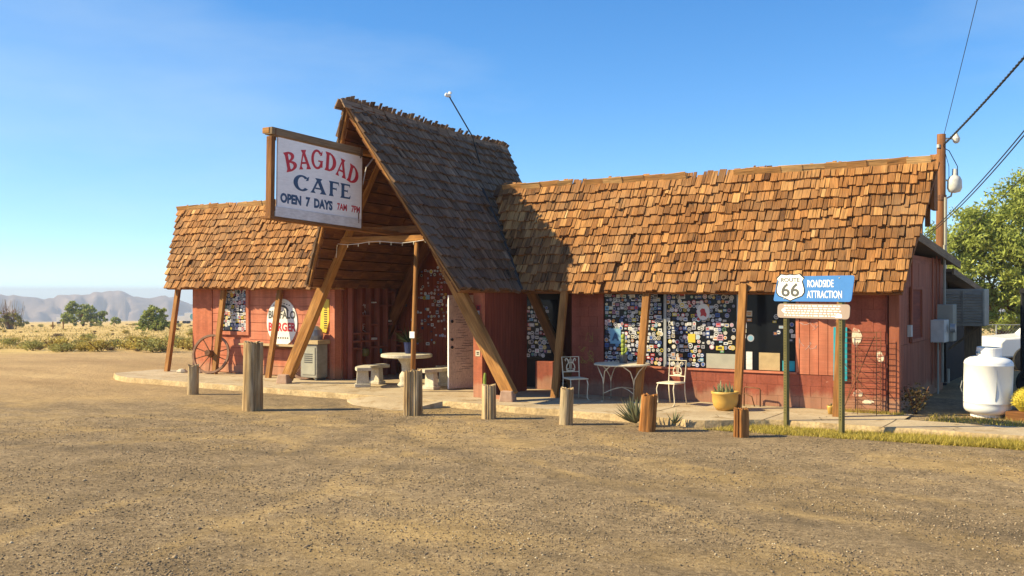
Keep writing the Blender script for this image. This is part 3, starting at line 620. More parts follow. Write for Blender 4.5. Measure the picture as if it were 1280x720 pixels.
# --- the entrance gable
def G(side, s, t):
    """side +1 right / -1 left, s ridge->eave, t front->back"""
    yf = 15.68+(.44 if side > 0 else 1.12)*s; yb = 21.9-(3.0 if side > 0 else 1.0)*s; y = yf+(yb-yf)*t
    uf = (2.58 if side > 0 else 2.15)*s**1.04; ub = 2.80*(s+.25*s*(1-s)) if side > 0 else 2.5*s
    tt = min(1, t*1.0); u = uf+(ub-uf)*tt**.8 if t > 0 else uf
    z = (6.17-.2*t)*(1-s)+(2.31 if side > 0 else 2.42)*s
    z += (1-s)*.03*noise.noise(Vector((t*6, 0, 3)))
    return Vector((RX+side*u, y, z))
def gable():
    out = []
    for side in (1, -1):
        dk = MB(); NS, NT = 10, 10
        def off(s, t, q):
            e = .02; p = G(side, s, t); a = G(side, s, min(1, t+e))-G(side, s, max(0, t-e)); b_ = G(side, max(0, s-e), t)-G(side, min(1, s+e), t)
            n = a.cross(b_).normalized()*(1 if side > 0 else -1)
            if n.x*side < 0: n = -n
            return p+n*q
        for i in range(NS):
            for j in range(NT):
                P = []
                for q in (-.10, -.012):
                    for jj in (0, 1):
                        for ii in (0, 1): P.append(off((i+ii)/NS, (j+jj)/NT, q))
                dk.hexa(P, 0, .3, 1)
        r = dk.build('gable_roof', [M_bark], C); out.append(r)
        # underside boards
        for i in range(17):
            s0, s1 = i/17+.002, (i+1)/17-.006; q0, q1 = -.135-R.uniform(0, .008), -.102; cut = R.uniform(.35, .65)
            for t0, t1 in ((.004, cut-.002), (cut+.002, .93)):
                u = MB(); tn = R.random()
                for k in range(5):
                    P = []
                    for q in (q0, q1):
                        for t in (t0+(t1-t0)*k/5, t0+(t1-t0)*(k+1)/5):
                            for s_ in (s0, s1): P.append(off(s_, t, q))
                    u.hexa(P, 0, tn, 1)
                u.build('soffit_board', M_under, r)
        # barge rafter along the front edge
        bg_ = MB()
        for i in range(8):
            a, c = off(i/8, .006, -.06), off((i+1)/8, .006, -.06); bg_.beam(a, c, .035, .10, up=(0, 1, 0))
        bg_.build('barge_board', M_beam, r)
        def S(a, b, side=side):
            s = 1-b; d = 5.2; t = max(0, min(1, a/ (G(side, s, 1)-G(side, s, 0)).length)); e = .03
            p = off(s, t, 0); A = (G(side, s, min(1, t+e))-G(side, s, max(0, t-e))).normalized(); B = (G(side, max(0, s-.03), t)-G(side, min(1, s+.03), t)).normalized()
            n = A.cross(B).normalized()
            if n.x*side < 0: n = -n
            A = B.cross(n).normalized() if side > 0 else -B.cross(n).normalized()
            B = B if True else B
            return p, A, B, n
        ul = lambda b, side=side: (-.03, (G(side, 1-b, 1)-G(side, 1-b, 0)).length)
        lay(S, 18, ul, r, M_shgrey, .25, .06, .16, tonef=lambda a, b: .45+.2*noise.noise(Vector((a*.8, b*5, 8))), keep=None if side > 0 else (lambda p: True))
    # ridge caps
    for j in range(16):
        t0, t1 = j/16, (j+1)/16+.012; a, c = G(1, 0, t0), G(1, 0, min(1, t1)); p = MB(); h = R.uniform(.02, .06)
        for sd in (1, -1):
            d = Vector((sd*.5, 0, -.866)); nn = Vector((sd*.866, 0, .5)); P = []
            for q in (.012, .04):
                for dist in (-.02, .20):
                    for e in (a, c): P.append(e+d*dist+nn*(q+(h*.4 if e is a else 0))+V(0, -.22 if e is a and j == 0 else 0, .015))
            p.hexa(P, 0, R.uniform(.5, 1), 0)
        p.build('ridge_shingle', M_shgrey, out[0])
    return out
gr = gable()
# place shingles: the 300 nearest to the lens as pieces, the others joined per roof
SH.sort(key=lambda q: q[0]*(1 if q[1] != gr[1] else 9))
rest = {}
for i, (d, par, mt, sp) in enumerate(SH):
    if i < 300: mb = MB(); mk_shingle(mb, *sp); mb.build('shingle', mt, par)
    else: mk_shingle(rest.setdefault(par.name, (MB(), par, mt))[0], *sp)
for mb, par, mt in rest.values(): mb.build('shingle_courses', mt, par, kind='stuff')
# flashing in the valley
vp = []
for k in range(13):
    z = 2.3+(4.62-2.3)*k/12; y = 18.10+.92*k/12; s = (6.05-z)/(6.05-2.31); bx = None
    for t in np.linspace(0, 1, 60):
        g_ = G(1, s, float(t))
        if g_.y >= y-.02: bx = g_.x; break
    vp.append(Vector(((bx if bx else -11), y-.06, z+.02)))
fl = MB()
for a, c in zip(vp, vp[1:]): fl.face([a+V(-.03, -.03, .02), a+V(.07, 0, 0), c+V(.07, 0, 0), c+V(-.03, -.03, .02)], 0)
fl.build('flashing', flat('valley_flashing', (.035, .033, .035), .9), C)
# timber frame of the gable
def tim(a, b, wd, h, mm=M_beam, name='roof_beam', up=(0, 1, 0)):
    q = MB(); q.beam(a, b, wd, h, up=up); return q.build(name, mm, C, bevel=.012)
apx = 5.93
tim((-16.92, 17.25, .22), (RX-.12, 17.25, apx), .26, .17, up=(0, 1, 0)); tim((-10.33, 16.70, .22), (-13.42, 16.84, 5.15), .26, .17)
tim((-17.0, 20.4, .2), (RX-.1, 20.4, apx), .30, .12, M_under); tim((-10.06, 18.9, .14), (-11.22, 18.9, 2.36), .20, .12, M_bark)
tim((-15.3, 17.17, 3.44), (-12.1, 17.1, 3.42), .14, .06, name='tie_beam', up=(0, 1, 0)); tim((-15.25, 17.4, 3.66), (-12.2, 17.4, 3.64), .16, .06, M_bark, 'tie_beam')
tim((RX-.06, 13.47, 5.31), (RX-.06, 20.5, 5.12), .11, .18, M_beam, 'ridge_beam', up=(1, 0, 0))
tim((RX-.06, 16.0, 3.60), (RX-.06, 17.6, 3.55), .1, .18, M_bark, 'sign_arm', up=(1, 0, 0))
q = MB(); q.tube([(-13.10, 17.12, .12), (-13.06, 17.14, 1.7), (-12.99, 17.14, 3.40)], .055, 8, jit=.05); q.build('post', M_post, C, smooth=True)
q = MB(); q.bb(-13.13, -13.0, 17.06, 17.08, 1.28, 1.42); q.build('tag', M_spw, C)
for x, y in ((-16.91, 17.2), (-10.33, 16.70)):
    q = MB(); q.box((x-.03*(1 if x > -12 else -1), y-.08, .22), (.30, .26, .22), .2, taper=.8); q.build('beam_shoe', mat('shoe_concrete', [(.3, (.33, .20, .14)), (.7, (.44, .29, .21))], sc=8, bump=.01), C, bevel=.02)
# ---------------------------------------------------------------- stickers
PAL = [('sticker_white', (.72, .71, .70)), ('sticker_grey', (.42, .41, .46)), ('sticker_black', (.03, .03, .035)), ('sticker_blue', (.06, .12, .38)), ('sticker_red', (.48, .05, .05)), ('sticker_yellow', (.68, .52, .06)),
       ('sticker_cream', (.62, .54, .40)), ('sticker_sky', (.22, .44, .60)), ('sticker_green', (.08, .26, .12)), ('sticker_orange', (.58, .24, .05)), ('sticker_pink', (.56, .26, .34)), ('sticker_navy', (.03, .045, .12))]
MST = [flat(n_, tuple(x*.84 for x in c), .5, var=.05) for n_, c in PAL]
WT = [30, 22, 9, 7, 6, 5, 9, 4, 2, 3, 3, 8]
def sticker(mb, O, X, Y, cx, cz, w_, h_, shape, c0, c1, lay_=0):
    N = X.cross(Y); base = O+N*(.003+.0008*lay_)
    def pts(sx, sz, k):
        if shape == 'r': return [(cx-sx/2, cz-sz/2), (cx+sx/2, cz-sz/2), (cx+sx/2, cz+sz/2), (cx-sx/2, cz+sz/2)]
        return [(cx+sx/2*math.cos(6.2832*i/k), cz+sz/2*math.sin(6.2832*i/k)) for i in range(k)]
    mb.prism(pts(w_, h_, 12), base, X, Y, .0012, c0)
    st = R.random()
    if shape == 'd':
        mb.prism(pts(w_*.72, h_*.72, 10), base+N*.0014, X, Y, .0006, c1)
        if st < .6: mb.prism([(cx-w_*.2, cz-h_*.12), (cx+w_*.2, cz-h_*.12), (cx+w_*.2, cz+h_*.1), (cx-w_*.2, cz+h_*.1)], base+N*.0024, X, Y, .0006, c0)
    else:
        n = R.choice((1, 2, 2, 3))
        for i in range(n):
            z = cz+h_*(.28-.56*(i+.5)/n); hh = h_*.30/n+.004; ww = w_*R.uniform(.45, .8)
            mb.prism([(cx-ww/2, z-hh/2), (cx+ww/2, z-hh/2), (cx+ww/2, z+hh/2), (cx-ww/2, z+hh/2)], base+N*.0014, X, Y, .0006, c1)
def pick(): return R.choices(range(12), WT)[0]
def sticker_field(parent, O, X, Y, x0, x1, z0, z1, step, dens, name='sticker_mass', smin=.7, smax=1.08):
    mb = MB(); X = Vector(X); Y = Vector(Y); O = Vector(O); z = z0+step/2; r = 0
    while z < z1:
        x = x0+step*(.5 if r % 2 else .35)
        while x < x1-step*.3:
            cx = x+R.uniform(-.2, .2)*step; cz = z+R.uniform(-.2, .2)*step
            if R.random() < dens(cx, cz):
                k = R.uniform(smin, smax)*step; shape = 'd' if R.random() < .5 else 'r'; asp = R.uniform(.55, 1.0) if shape == 'r' else 1
                c0 = pick(); c1 = pick()
                if c1 == c0: c1 = 2 if c0 != 2 else 0
                big = R.random() < .07; k *= 1.35 if big else 1
                args = (O, X, Y, cx, cz, k, k*asp, shape, c0, c1, R.randint(0, 9))
                if big and k > .12: q = MB(); sticker(q, *args); q.build('sticker', MST, parent)
                else: sticker(mb, *args)
            x += step*R.uniform(.88, 1.12)
        z += step*.98; r += 1
    mb.build(name, MST, parent, kind='stuff')
XF, YF = (1, 0, 0), (0, 0, 1); OW = (0, W+.03, 0)
sticker_field(wins[0], OW, XF, YF, -9.21, -7.9, .80, 2.42, .086, lambda x, z: .97)
sticker_field(wins[1], OW, XF, YF, -7.82, -6.4, .80, 2.42, .09, lambda x, z: .93 if z > 1.35-.0*x and x < -6.55 or x < -7.0 else (.5 if z > 1.12 else 0))
sticker_field(wins[2], OW, XF, YF, -6.28, -6.0, 1.35, 1.85, .11, lambda x, z: .6)
sticker_field(wins[2], OW, XF, YF, -5.68, -5.45, 1.45, 1.8, .10, lambda x, z: .45)
sticker_field(wins[2], OW, XF, YF, -5.36, -5.24, 1.3, 1.85, .10, lambda x, z: .7)
sticker_field(win_left, (0, W-.018, 0), XF, YF, -20.52, -19.62, 1.25, 2.45, .10, lambda x, z: 1, smin=.85, smax=1.2)
sticker_field(recess_win, (0, 19.36, 0), XF, YF, -11.55, -10.92, .8, 2.0, .10, lambda x, z: .95 if x < -11.0 else .2)
sticker_field(alc_b, (0, 20.733, 0), XF, YF, -16.1, -14.5, .9, 3.0, .10, lambda x, z: (.62*max(0, min(1, (x+15.9)/.8)))*(1 if z > 1.35 else .35)+.05, smin=.5, smax=.9)
sticker_field(wall_r, (0, W-.002, 0), XF, YF, -9.2, -9.19, .9, .91, .1, lambda x, z: 0)
def big_sticker(par, cx, cz, w_, h_, shape, c0, c1, y=W+.016): q = MB(); sticker(q, Vector((0, y, 0)), Vector(XF), Vector(YF), cx, cz, w_, h_, shape, c0, c1); return q.build('sticker', MST, par)
q = MB(); q.prism([(-.12, -.155), (.12, -.155), (.12, .155), (-.12, .155)], (-8.96, W+.012, 1.36), XF, YF, .002); q.build('sticker', MST[7], wins[0])
for a in ( (-7.06, 1.88, .27, .33, 'd', 0, 0), (-7.3, 1.36, .15, .17, 'r', 5, 5), (-7.55, 2.32, .27, .17, 'r', 6, 9), (-6.72, 1.18, .16, .08, 'r', 5, 2)): big_sticker(wins[0] if a[0] < -7.9 else wins[1], *a)
# letter helper -------------------------------------------------
def text_into(mb, s_, size, O, X, Y, m=0, bold=0.0, align='CENTER', sx=1.0, lift=0.002, ext=.0015):
    cu = bpy.data.curves.new('t', 'FONT'); cu.body = s_; cu.size = size; cu.align_x = align; cu.offset = bold; cu.resolution_u = 3
    o = bpy.data.objects.new('t', cu); COL.objects.link(o); dg = bpy.context.evaluated_depsgraph_get(); me = bpy.data.meshes.new_from_object(o.evaluated_get(dg))
    O = Vector(O); X = Vector(X); Y = Vector(Y); N = X.cross(Y).normalized()
    vs = [O+X*v.co.x*sx+Y*v.co.y+N*lift for v in me.vertices]
    fs = [tuple(p.vertices) for p in me.polygons]; mb.raw(vs, fs, m); bpy.data.objects.remove(o); bpy.data.curves.remove(cu); bpy.data.meshes.remove(me)
q = MB(); text_into(q, 'A', .2, (-8.96, W+.012, 1.28), XF, YF, 0, .012, lift=.004); q.build('lettering', M_signb, wins[0])
q = MB()      # red map blob on the round sticker
q.prism([(.05, .0), (.03, .07), (-.03, .08), (-.07, .03), (-.05, -.02), (-.06, -.08), (0, -.06), (.06, -.09), (.07, -.03)], (-7.06, W+.0105, 1.87), XF, YF, .001, 0); q.build('print', MST[4], wins[1])
# scrawls
def scrawl(par, name, O, X, Y, n, w_, h_, mm, r=.006, y=0):
    q = MB(); O = Vector(O); X = Vector(X); Y = Vector(Y)
    for i in range(n):
        cx, cz = R.uniform(-w_/2, w_/2), R.uniform(-h_/2, h_/2); pts = []
        for k in range(7): cx += R.uniform(-.07, .07); cz += R.uniform(-.07, .07); cx = max(-w_/2, min(w_/2, cx)); cz = max(-h_/2, min(h_/2, cz)); pts.append(O+X*cx+Y*cz)
        q.tube(pts, r, 4)
    q.build(name, mm, par)
scrawl(alc_l, 'graffiti', (-16.352, W+.75, 1.8), (0, 1, 0), YF, 6, .26, .35, M_chalk); scrawl(alc_l, 'graffiti', (-16.352, W+.75, 1.25), (0, 1, 0), YF, 9, .26, .5, M_chalk)
scrawl(wall_r, 'graffiti', (-5.0, W-.026, 1.45), XF, YF, 7, .35, .5, M_chalk, .004); scrawl(wall_r, 'graffiti', (-9.55, W-.022, 1.33), XF, YF, 4, .16, .2, M_gold, .004); scrawl(wall_r, 'graffiti', (-9.62, W-.022, .95), XF, YF, 12, .34, .34, M_gold, .006)
for x, z, a, c in ((-4.15, 1.47, .10, .17), (-3.74, 1.12, .06, .11), (-4.12, .44, .10, .07), (-3.95, .30, .10, .04)):
    q = MB(); q.prism([(a*(1+.25*R.uniform(-1, 1))*math.cos(t*.5236), c*(1+.25*R.uniform(-1, 1))*math.sin(t*.5236)) for t in range(12)], (x, W-.0245, z), XF, YF, .001, 0); q.build('paint_patch', M_patch, wall_r)
for z, c in ((1.83, 0), (1.62, 8), (1.52, 3), (1.42, 0), (1.95, 4), (1.02, 6)): big_sticker(C, -11.26+R.uniform(-.02, .02), z, .11, .12, 'r', c, 2, y=16.898)
q = MB(); q.prism([(.13*math.cos(t*.39), .05*math.sin(t*.39)) for t in range(16)], (-18.42, W-.032, 2.21), XF, YF, .01, 0); q.build('oval_plate', MST[10], C)
# ---------------------------------------------------------------- serif letters for the hanging sign (unit height)
def ring(cx, cy, ax, ay, bx, by, a0, a1, n=20):
    o = [(cx+ax*math.cos(rad(a0+(a1-a0)*i/n)), cy+ay*math.sin(rad(a0+(a1-a0)*i/n))) for i in range(n+1)]
    return o+[(cx+bx*math.cos(rad(a1-(a1-a0)*i/n)), cy+by*math.sin(rad(a1-(a1-a0)*i/n))) for i in range(n+1)]
def stem(x, w_=.17, f=.07, x2=None):
    x2 = x if x2 is None else x2; h = w_/2
    return [(x-h-f, 0), (x+h+f, 0), (x+h+f*.6, .07), (x+h, .16), (x2+h, .84), (x2+h+f*.6, .93), (x2+h+f, 1), (x2-h-f, 1), (x2-h-f*.6, .93), (x2-h, .84), (x-h, .16), (x-h-f*.6, .07)]
LET = {'D': [stem(.17), ring(.2, .5, .48, .5, .28, .42, -90, 90)], 'B': [stem(.17), ring(.2, .745, .38, .255, .2, .17, -90, 90), ring(.2, .27, .44, .27, .25, .18, -90, 90)],
       'A': [stem(.12, .10, .09, .36), stem(.66, .19, .08, .42), [(.22, .28), (.58, .28), (.56, .38), (.25, .38)]],
       'G': [ring(.42, .5, .42, .52, .24, .40, 42, 325), [(.5, .46), (.86, .46), (.82, .38), (.80, .1), (.64, .1), (.64, .38), (.5, .40)], [(.62, .70), (.78, .74), (.82, .99), (.72, .88)]],
       'C': [ring(.45, .5, .45, .52, .22, .40, 45, 318), [(.66, .68), (.80, .72), (.84, 1), (.73, .9)]],
       'F': [stem(.16, .2), [(.2, 1), (.66, 1), (.68, .74), (.60, .88), (.2, .9)], [(.2, .57), (.5, .57), (.52, .66), (.52, .38), (.48, .47), (.2, .47)]],
       'E': [stem(.16, .2), [(.2, 1), (.64, 1), (.66, .76), (.58, .89), (.2, .9)], [(.2, .57), (.48, .57), (.5, .66), (.5, .38), (.46, .47), (.2, .47)], [(.2, 0), (.66, 0), (.70, .27), (.60, .12), (.2, .1)]]}
def letter(mb, ch, O, X, Y, cx, cy, h, w_, rot=0, m=0):
    c, s_ = math.cos(rad(rot)), math.sin(rad(rot)); N = Vector(X).cross(Vector(Y))
    xs = [p[0] for pl in LET[ch] for p in pl]; lo, hi = min(xs), max(xs)
    for k, pl in enumerate(LET[ch]):
        P = []
        for x, y in pl:
            a = ((x-lo)/(hi-lo)-.5)*w_; b_ = (y-.5)*h; P.append((cx+a*c-b_*s_, cy+a*s_+b_*c))
        mb.prism(P, Vector(O)+N*(.002+.0007*k), X, Y, .0015, m)
# ---------------------------------------------------------------- hanging cafe sign
HS = thing('hanging_sign', 'white hand-painted sign board with red and blue lettering hung from the gable ridge', 'sign', (RX, 13.42, 3.68))
sx = Vector((0, 1, -.038)).normalized(); sy = Vector((0, .02, 1)).normalized(); sO = Vector((RX+.10, 13.42, 3.70))
def sp(x, y, d=0): return sO+sx*x+sy*y+Vector((d, 0, 0))
q = MB(); q.beam(sp(.08, -.02, -.08), sp(.08, 1.50, -.08), .14, .10, up=(0, 1, 0)); q.build('frame', M_bark, HS, bevel=.01)
q = MB(); q.beam(sp(.03, 1.60, -.1), sp(2.64, 1.60, -.1), .14, .20, up=(1, 0, 0)); q.build('frame', M_fascia, HS, bevel=.01)
q = MB(); q.beam(sp(2.64, -.0, -.10), sp(2.64, 1.5, -.10), .16, .05, up=(0, 1, 0)); q.build('frame', M_bark, HS)
q = MB(); q.beam(sp(.0, -.03, -.12), sp(2.62, -.03, -.12), .26, .05, up=(0, 0, 1)); q.build('frame', M_bark, HS)
q = MB(); q.prism([(.20, .19), (2.62, .19), (2.62, 1.50), (.20, 1.50)], sp(0, 0, -.05), sx, sy, .04); q.build('panel', M_signw, HS)
q = MB(); q.prism([(.14, .0), (2.60, .0), (2.60, .185), (.14, .185)], sp(0, 0, -.05), sx, sy, .055); q.build('plank', M_plw, HS)
LO = sp(0, 0, -.01); q = MB()
for ch, u, v, rt, wd in (('B', .135, .315, 16, .31), ('A', .29, .245, 9, .33), ('G', .44, .20, 2, .34), ('D', .60, .20, -4, .33), ('A', .74, .25, -10, .32), ('D', .885, .32, -17, .33)):
    letter(q, ch, LO, sx, sy, .20+u*2.42, 1.50-v*1.31, .375, wd, rt)
q.build('lettering', M_signr, HS); q = MB(); text_into(q, '7AM   7PM', .185, LO+sx*(.2+.835*2.42)+sy*(1.5-.905*1.31), sx, sy, 0, .006, sx=.84)
q.build('lettering', M_signr, HS)
q = MB()
for ch, u, wd in (('C', .26, .43), ('A', .46, .46), ('F', .645, .30), ('E', .79, .31)): letter(q, ch, LO, sx, sy, .20+u*2.42, 1.5-.60*1.31, .30, wd)
q.build('lettering', M_signb, HS); q = MB(); text_into(q, 'OPEN  7  DAYS', .235, LO+sx*(.2+.33*2.42)+sy*(1.5-.925*1.31), sx, sy, 0, .013, sx=.92); q.build('lettering', M_signb, HS)
for x, y in ((.12, 1.42), (2.56, 1.46), (.12, .1), (2.52, .1)):
    q = MB(); q.tube([sp(x, y, .0), sp(x, y+.22, -.0)], .012, 6); q.build('bracket', M_rust, HS)
# cord hanging from the beam beside the sign
q = MB(); q.tube([(RX+.03, 16.5, 5.12), (RX+.05, 16.25, 4.9), (RX+.05, 16.12, 4.5), (RX+.05, 16.10, 4.2)], .014, 6); tag(q.build('cord', M_plw, org=Vector((RX, 16.2, 4.2))), 'loose pale cord dangling from the ridge beam beside the hanging sign', 'cord')
# string of bulbs
SL_ = thing('string_light', 'white string of little bulbs strung under the entrance tie beam', 'string lights', (-13.7, 17.05, 3.3)); q = MB()
pts = [(-15.2+.31*i, 17.08, 3.36-.03*math.sin(i*1.3)) for i in range(11)]; q.tube([(-15.25, 17.1, 3.05)]+pts, .007, 5); q.build('wire', M_plw, SL_)
for p in pts: q = MB(); q.lathe([(.006, 0), (.009, -.02), (.010, -.05), (.003, -.065)], p, 8); q.build('bulb', M_bulb, SL_)
# ---------------------------------------------------------------- roadside sign
RS = thing('roadside_sign', 'blue and brown highway attraction sign on two green square posts', 'sign', (-4.4, 16.4, 0))
e = Vector((1.01, -.45, 0)).normalized(); zz = Vector((0, 0, 1)); nn = e.cross(zz); O0 = Vector((-4.85, 16.6, 0))
for t, in ((0,), (1.106,)):
    b_ = O0+e*t; q = MB(); q.beam(b_+V(0, 0, -.1), b_+V(0, 0, 2.3), .07, .07, up=e); q.build('post', M_green, RS, bevel=.004)
    hm = MB()
    for k in range(40): hm.box(b_+nn*.0365+V(0, 0, .25+.045*k), (.016, .004, .016), math.atan2(e.y, e.x))
    hm.build('bolt_holes', M_black, RS, kind='stuff')
PO = O0+nn*.045
def rr(pts, r, k=4):
    out = []; n = len(pts)
    for i in range(n):
        p = Vector((*pts[i], 0)); a = Vector((*pts[i-1], 0)); c = Vector((*pts[(i+1) % n], 0)); d1 = (a-p).normalized(); d2 = (c-p).normalized()
        for j in range(k+1):
            t = j/k; s_ = p+d1*r*(1-t)**2+d2*r*t**2; out.append((s_.x, s_.y))
    return out
q = MB(); q.prism(rr([(-.235, 2.115), (1.325, 2.115), (1.39, 2.53), (-.13, 2.53)], .05), PO, e, zz, .012); q.build('panel', M_blue, RS)
for t_ in (0, 1.106):
    for z_ in (2.16, 2.49): q = MB(); q.lathe([(.014, 0), (.012, .006), (0, .008)], PO+nn*.012+e*t_+zz*z_, 8, ax=nn); q.build('bolt', M_steel, RS)
q = MB(); q.prism(rr([(-.15, 1.84), (1.29, 1.84), (1.31, 2.075), (-.135, 2.075)], .07), PO, e, zz, .012); q.build('plaque', M_brownp, RS)
def shield(cx, cy, w_, h_):
    P = [(0, .52), (.14, .49), (.34, .53), (.5, .36), (.43, .25), (.46, .12), (.5, -.05), (.5, -.2), (.42, -.33), (.2, -.42), (0, -.52)]
    P = P+[(-x, y) for x, y in reversed(P[1:-1])]; return [(cx+x*w_, cy+y*h_) for x, y in P]
q = MB(); q.prism(shield(.13, 2.345, .60, .44), PO+nn*.012, e, zz, .002, 1); q.prism(shield(.13, 2.345, .555, .405), PO+nn*.0142, e, zz, .002, 0); q.build('shield', [M_spw, M_black], RS)
q = MB(); LP = PO+nn*.0165; text_into(q, 'ROUTE', .095, LP+e*.13+zz*2.438, e, zz, 0, .002, sx=1.3); q.build('lettering', M_char, RS); q = MB(); text_into(q, '66', .30, LP+e*.13+zz*2.20, e, zz, 0, .006, sx=1.30)
q.build('lettering', M_char, RS); q = MB()
q.prism([(-.12, 2.415), (.38, 2.415), (.38, 2.420), (-.12, 2.420)], LP, e, zz, .0008); q.build('line', M_char, RS)
q = MB(); LP2 = PO+nn*.013; text_into(q, 'ROADSIDE', .165, LP2+e*.475+zz*2.35, e, zz, 0, .0022, 'LEFT', .66); q.build('lettering', M_spw, RS); q = MB(); text_into(q, 'ATTRACTION', .165, LP2+e*.475+zz*2.175, e, zz, 0, .0022, 'LEFT', .66)
q.build('lettering', M_spw, RS); q = MB()
for k in range(5):                                           # rows of small print on the plaque, too small to read
    x = .0; z = 2.043-k*.04
    while x < 1.10:
        wd = R.uniform(.03, .10); q.prism([(x, z-.009), (min(1.14, x+wd), z-.009), (min(1.14, x+wd), z+.009), (x, z+.009)], LP2, e, zz, .0008); x += wd+.022
q.prism([(-.06, 1.965), (-.01, 2.005), (.04, 1.965), (-.01, 1.925)], LP2, e, zz, .001); q.prism(rr([(1.02, 1.86), (1.16, 1.86), (1.15, 1.92), (1.05, 1.93)], .02), LP2, e, zz, .001); q.build('small_print', M_spw, RS, kind='stuff')
# ---------------------------------------------------------------- log posts in the gravel
def log(x, y, r, h, mm, label, tilt=(0, 0), second=None):
    o = thing('log_post', label, 'post', (x, y, 0), 'log posts along the edge of the parking lot')
    def one(cx, cy, r, h, mm, nm):
        q = MB(); n = 36; N = 12; b = []; seed = R.uniform(0, 50)
        prof_ = [1+.13*noise.noise(Vector((math.cos(k*6.283/n)*1.6, math.sin(k*6.283/n)*1.6, seed)))-(R.uniform(.10, .24) if R.random() < .2 else 0) for k in range(n)]
        vs = []; fs = []; uvs = []
        for i in range(N):
            t = i/(N-1); z = -.08+(h+.08)*t
            for k in range(n):
                a = 6.283*k/n; rr_ = r*prof_[k]*(1.06-.06*t+.05*noise.noise(Vector((a*2, t*3, seed))))
                zt = z+(R.uniform(-.035, .02) if i == N-1 else 0); vs.append((cx+tilt[0]*t+rr_*math.cos(a), cy+tilt[1]*t+rr_*math.sin(a), zt))
        for i in range(N-1):
            for k in range(n):
                k2 = (k+1) % n; fs.append((i*n+k, i*n+k2, (i+1)*n+k2, (i+1)*n+k)); u0, u1 = seed+k*6.283*r/n, seed+(k+1)*6.283*r/n; v0, v1 = h*i/(N-1), h*(i+1)/(N-1); uvs.append([(u0, v0), (u1, v0), (u1, v1), (u0, v1)])
        vs.append((cx+tilt[0], cy+tilt[1], h-.012))
        for k in range(n): fs.append(((N-1)*n+k, (N-1)*n+(k+1) % n, N*n)); uvs.append([(seed+vs[i][0]*2, vs[i][1]*.4) for i in fs[-1]])
        q.raw(vs, fs, 0, .5, uvs); q.build(nm, mm, o)
    one(x, y, r, h, mm, 'log')
    if second: one(x+second[0], y+second[1], second[2], second[3], second[4], 'log')
    return o
log(-17.55, 15.0, .112, .66, M_loggrey, 'short grey log post left of the tall thick one', (.02, 0))
log(-14.26, 13.62, .175, 1.32, M_loggrey, 'tallest and thickest pale log post', (.02, 0))
log(-11.19, 14.55, .105, .83, M_loggrey, 'split double log post in front of the ramp and entrance', (0, 0), (.125, .05, .10, .85, M_loggrey))
log(-9.68, 14.9, .125, .62, M_loggrey, 'cracked log post before the shaded side wall, thin cactus on its top')
log(-8.17, 14.97, .115, .63, M_loggrey, 'silvery log post in front of the left iron chair', (.03, 0))
log(-6.66, 14.98, .13, .60, M_logred, 'orange-brown log post beside the spiky agave', (.05, 0))
log(-5.15, 15.18, .115, .44, M_logred, 'shortest reddish log stump in front of the mustard pot')
q = MB(); q.tube([(-9.78, 14.9, .5), (-9.78, 14.9, .7), (-9.77, 14.9, .82)], [.03, .03, .02], 7); tag(q.build('cactus_stalk', M_cactus, org=Vector((-9.78, 14.9, .5))), 'thin green cactus stalk sticking up from a cracked log post', 'cactus')
# ---------------------------------------------------------------- iron table and chairs
TC = Vector((-8.52, 17.95, .12)); tb = thing('patio_table', 'round white wrought iron patio table between the two chairs', 'table', TC)
q = MB(); q.lathe([(0, .70), (.53, .70), (.555, .705), (.56, .725), (.545, .735), (0, .735)], TC, 40); q.build('tabletop', M_iron, tb, smooth=False)
for k in range(4):
    a = rad(45+90*k+12); f = TC+V(math.cos(a)*.43, math.sin(a)*.43, 0); q = MB(); tg = V(-math.sin(a), math.cos(a), 0); rd = V(math.cos(a), math.sin(a), 0)
    for s_ in (-1, 1): q.tube([f, f+V(0, 0, .35), f+tg*.02*s_+V(0, 0, .45)+rd*.0, f+tg*.10*s_+V(0, 0, .60)+rd*.03, f+tg*.24*s_+V(0, 0, .70)+rd*.0], .011, 6)
    q.tube([f, f+rd*.05], .014, 6); q.build('leg', M_iron, tb, smooth=True)
q = MB()
for k in range(2):
    a = rad(45+90*k+12); d = V(math.cos(a)*.43, math.sin(a)*.43, 0); q.tube([TC-d+V(0, 0, .16), TC-d*.5+V(0, 0, .23), TC+V(0, 0, .26), TC+d*.5+V(0, 0, .23), TC+d+V(0, 0, .16)], .009, 6)
q.build('stretcher', M_iron, tb, smooth=True)
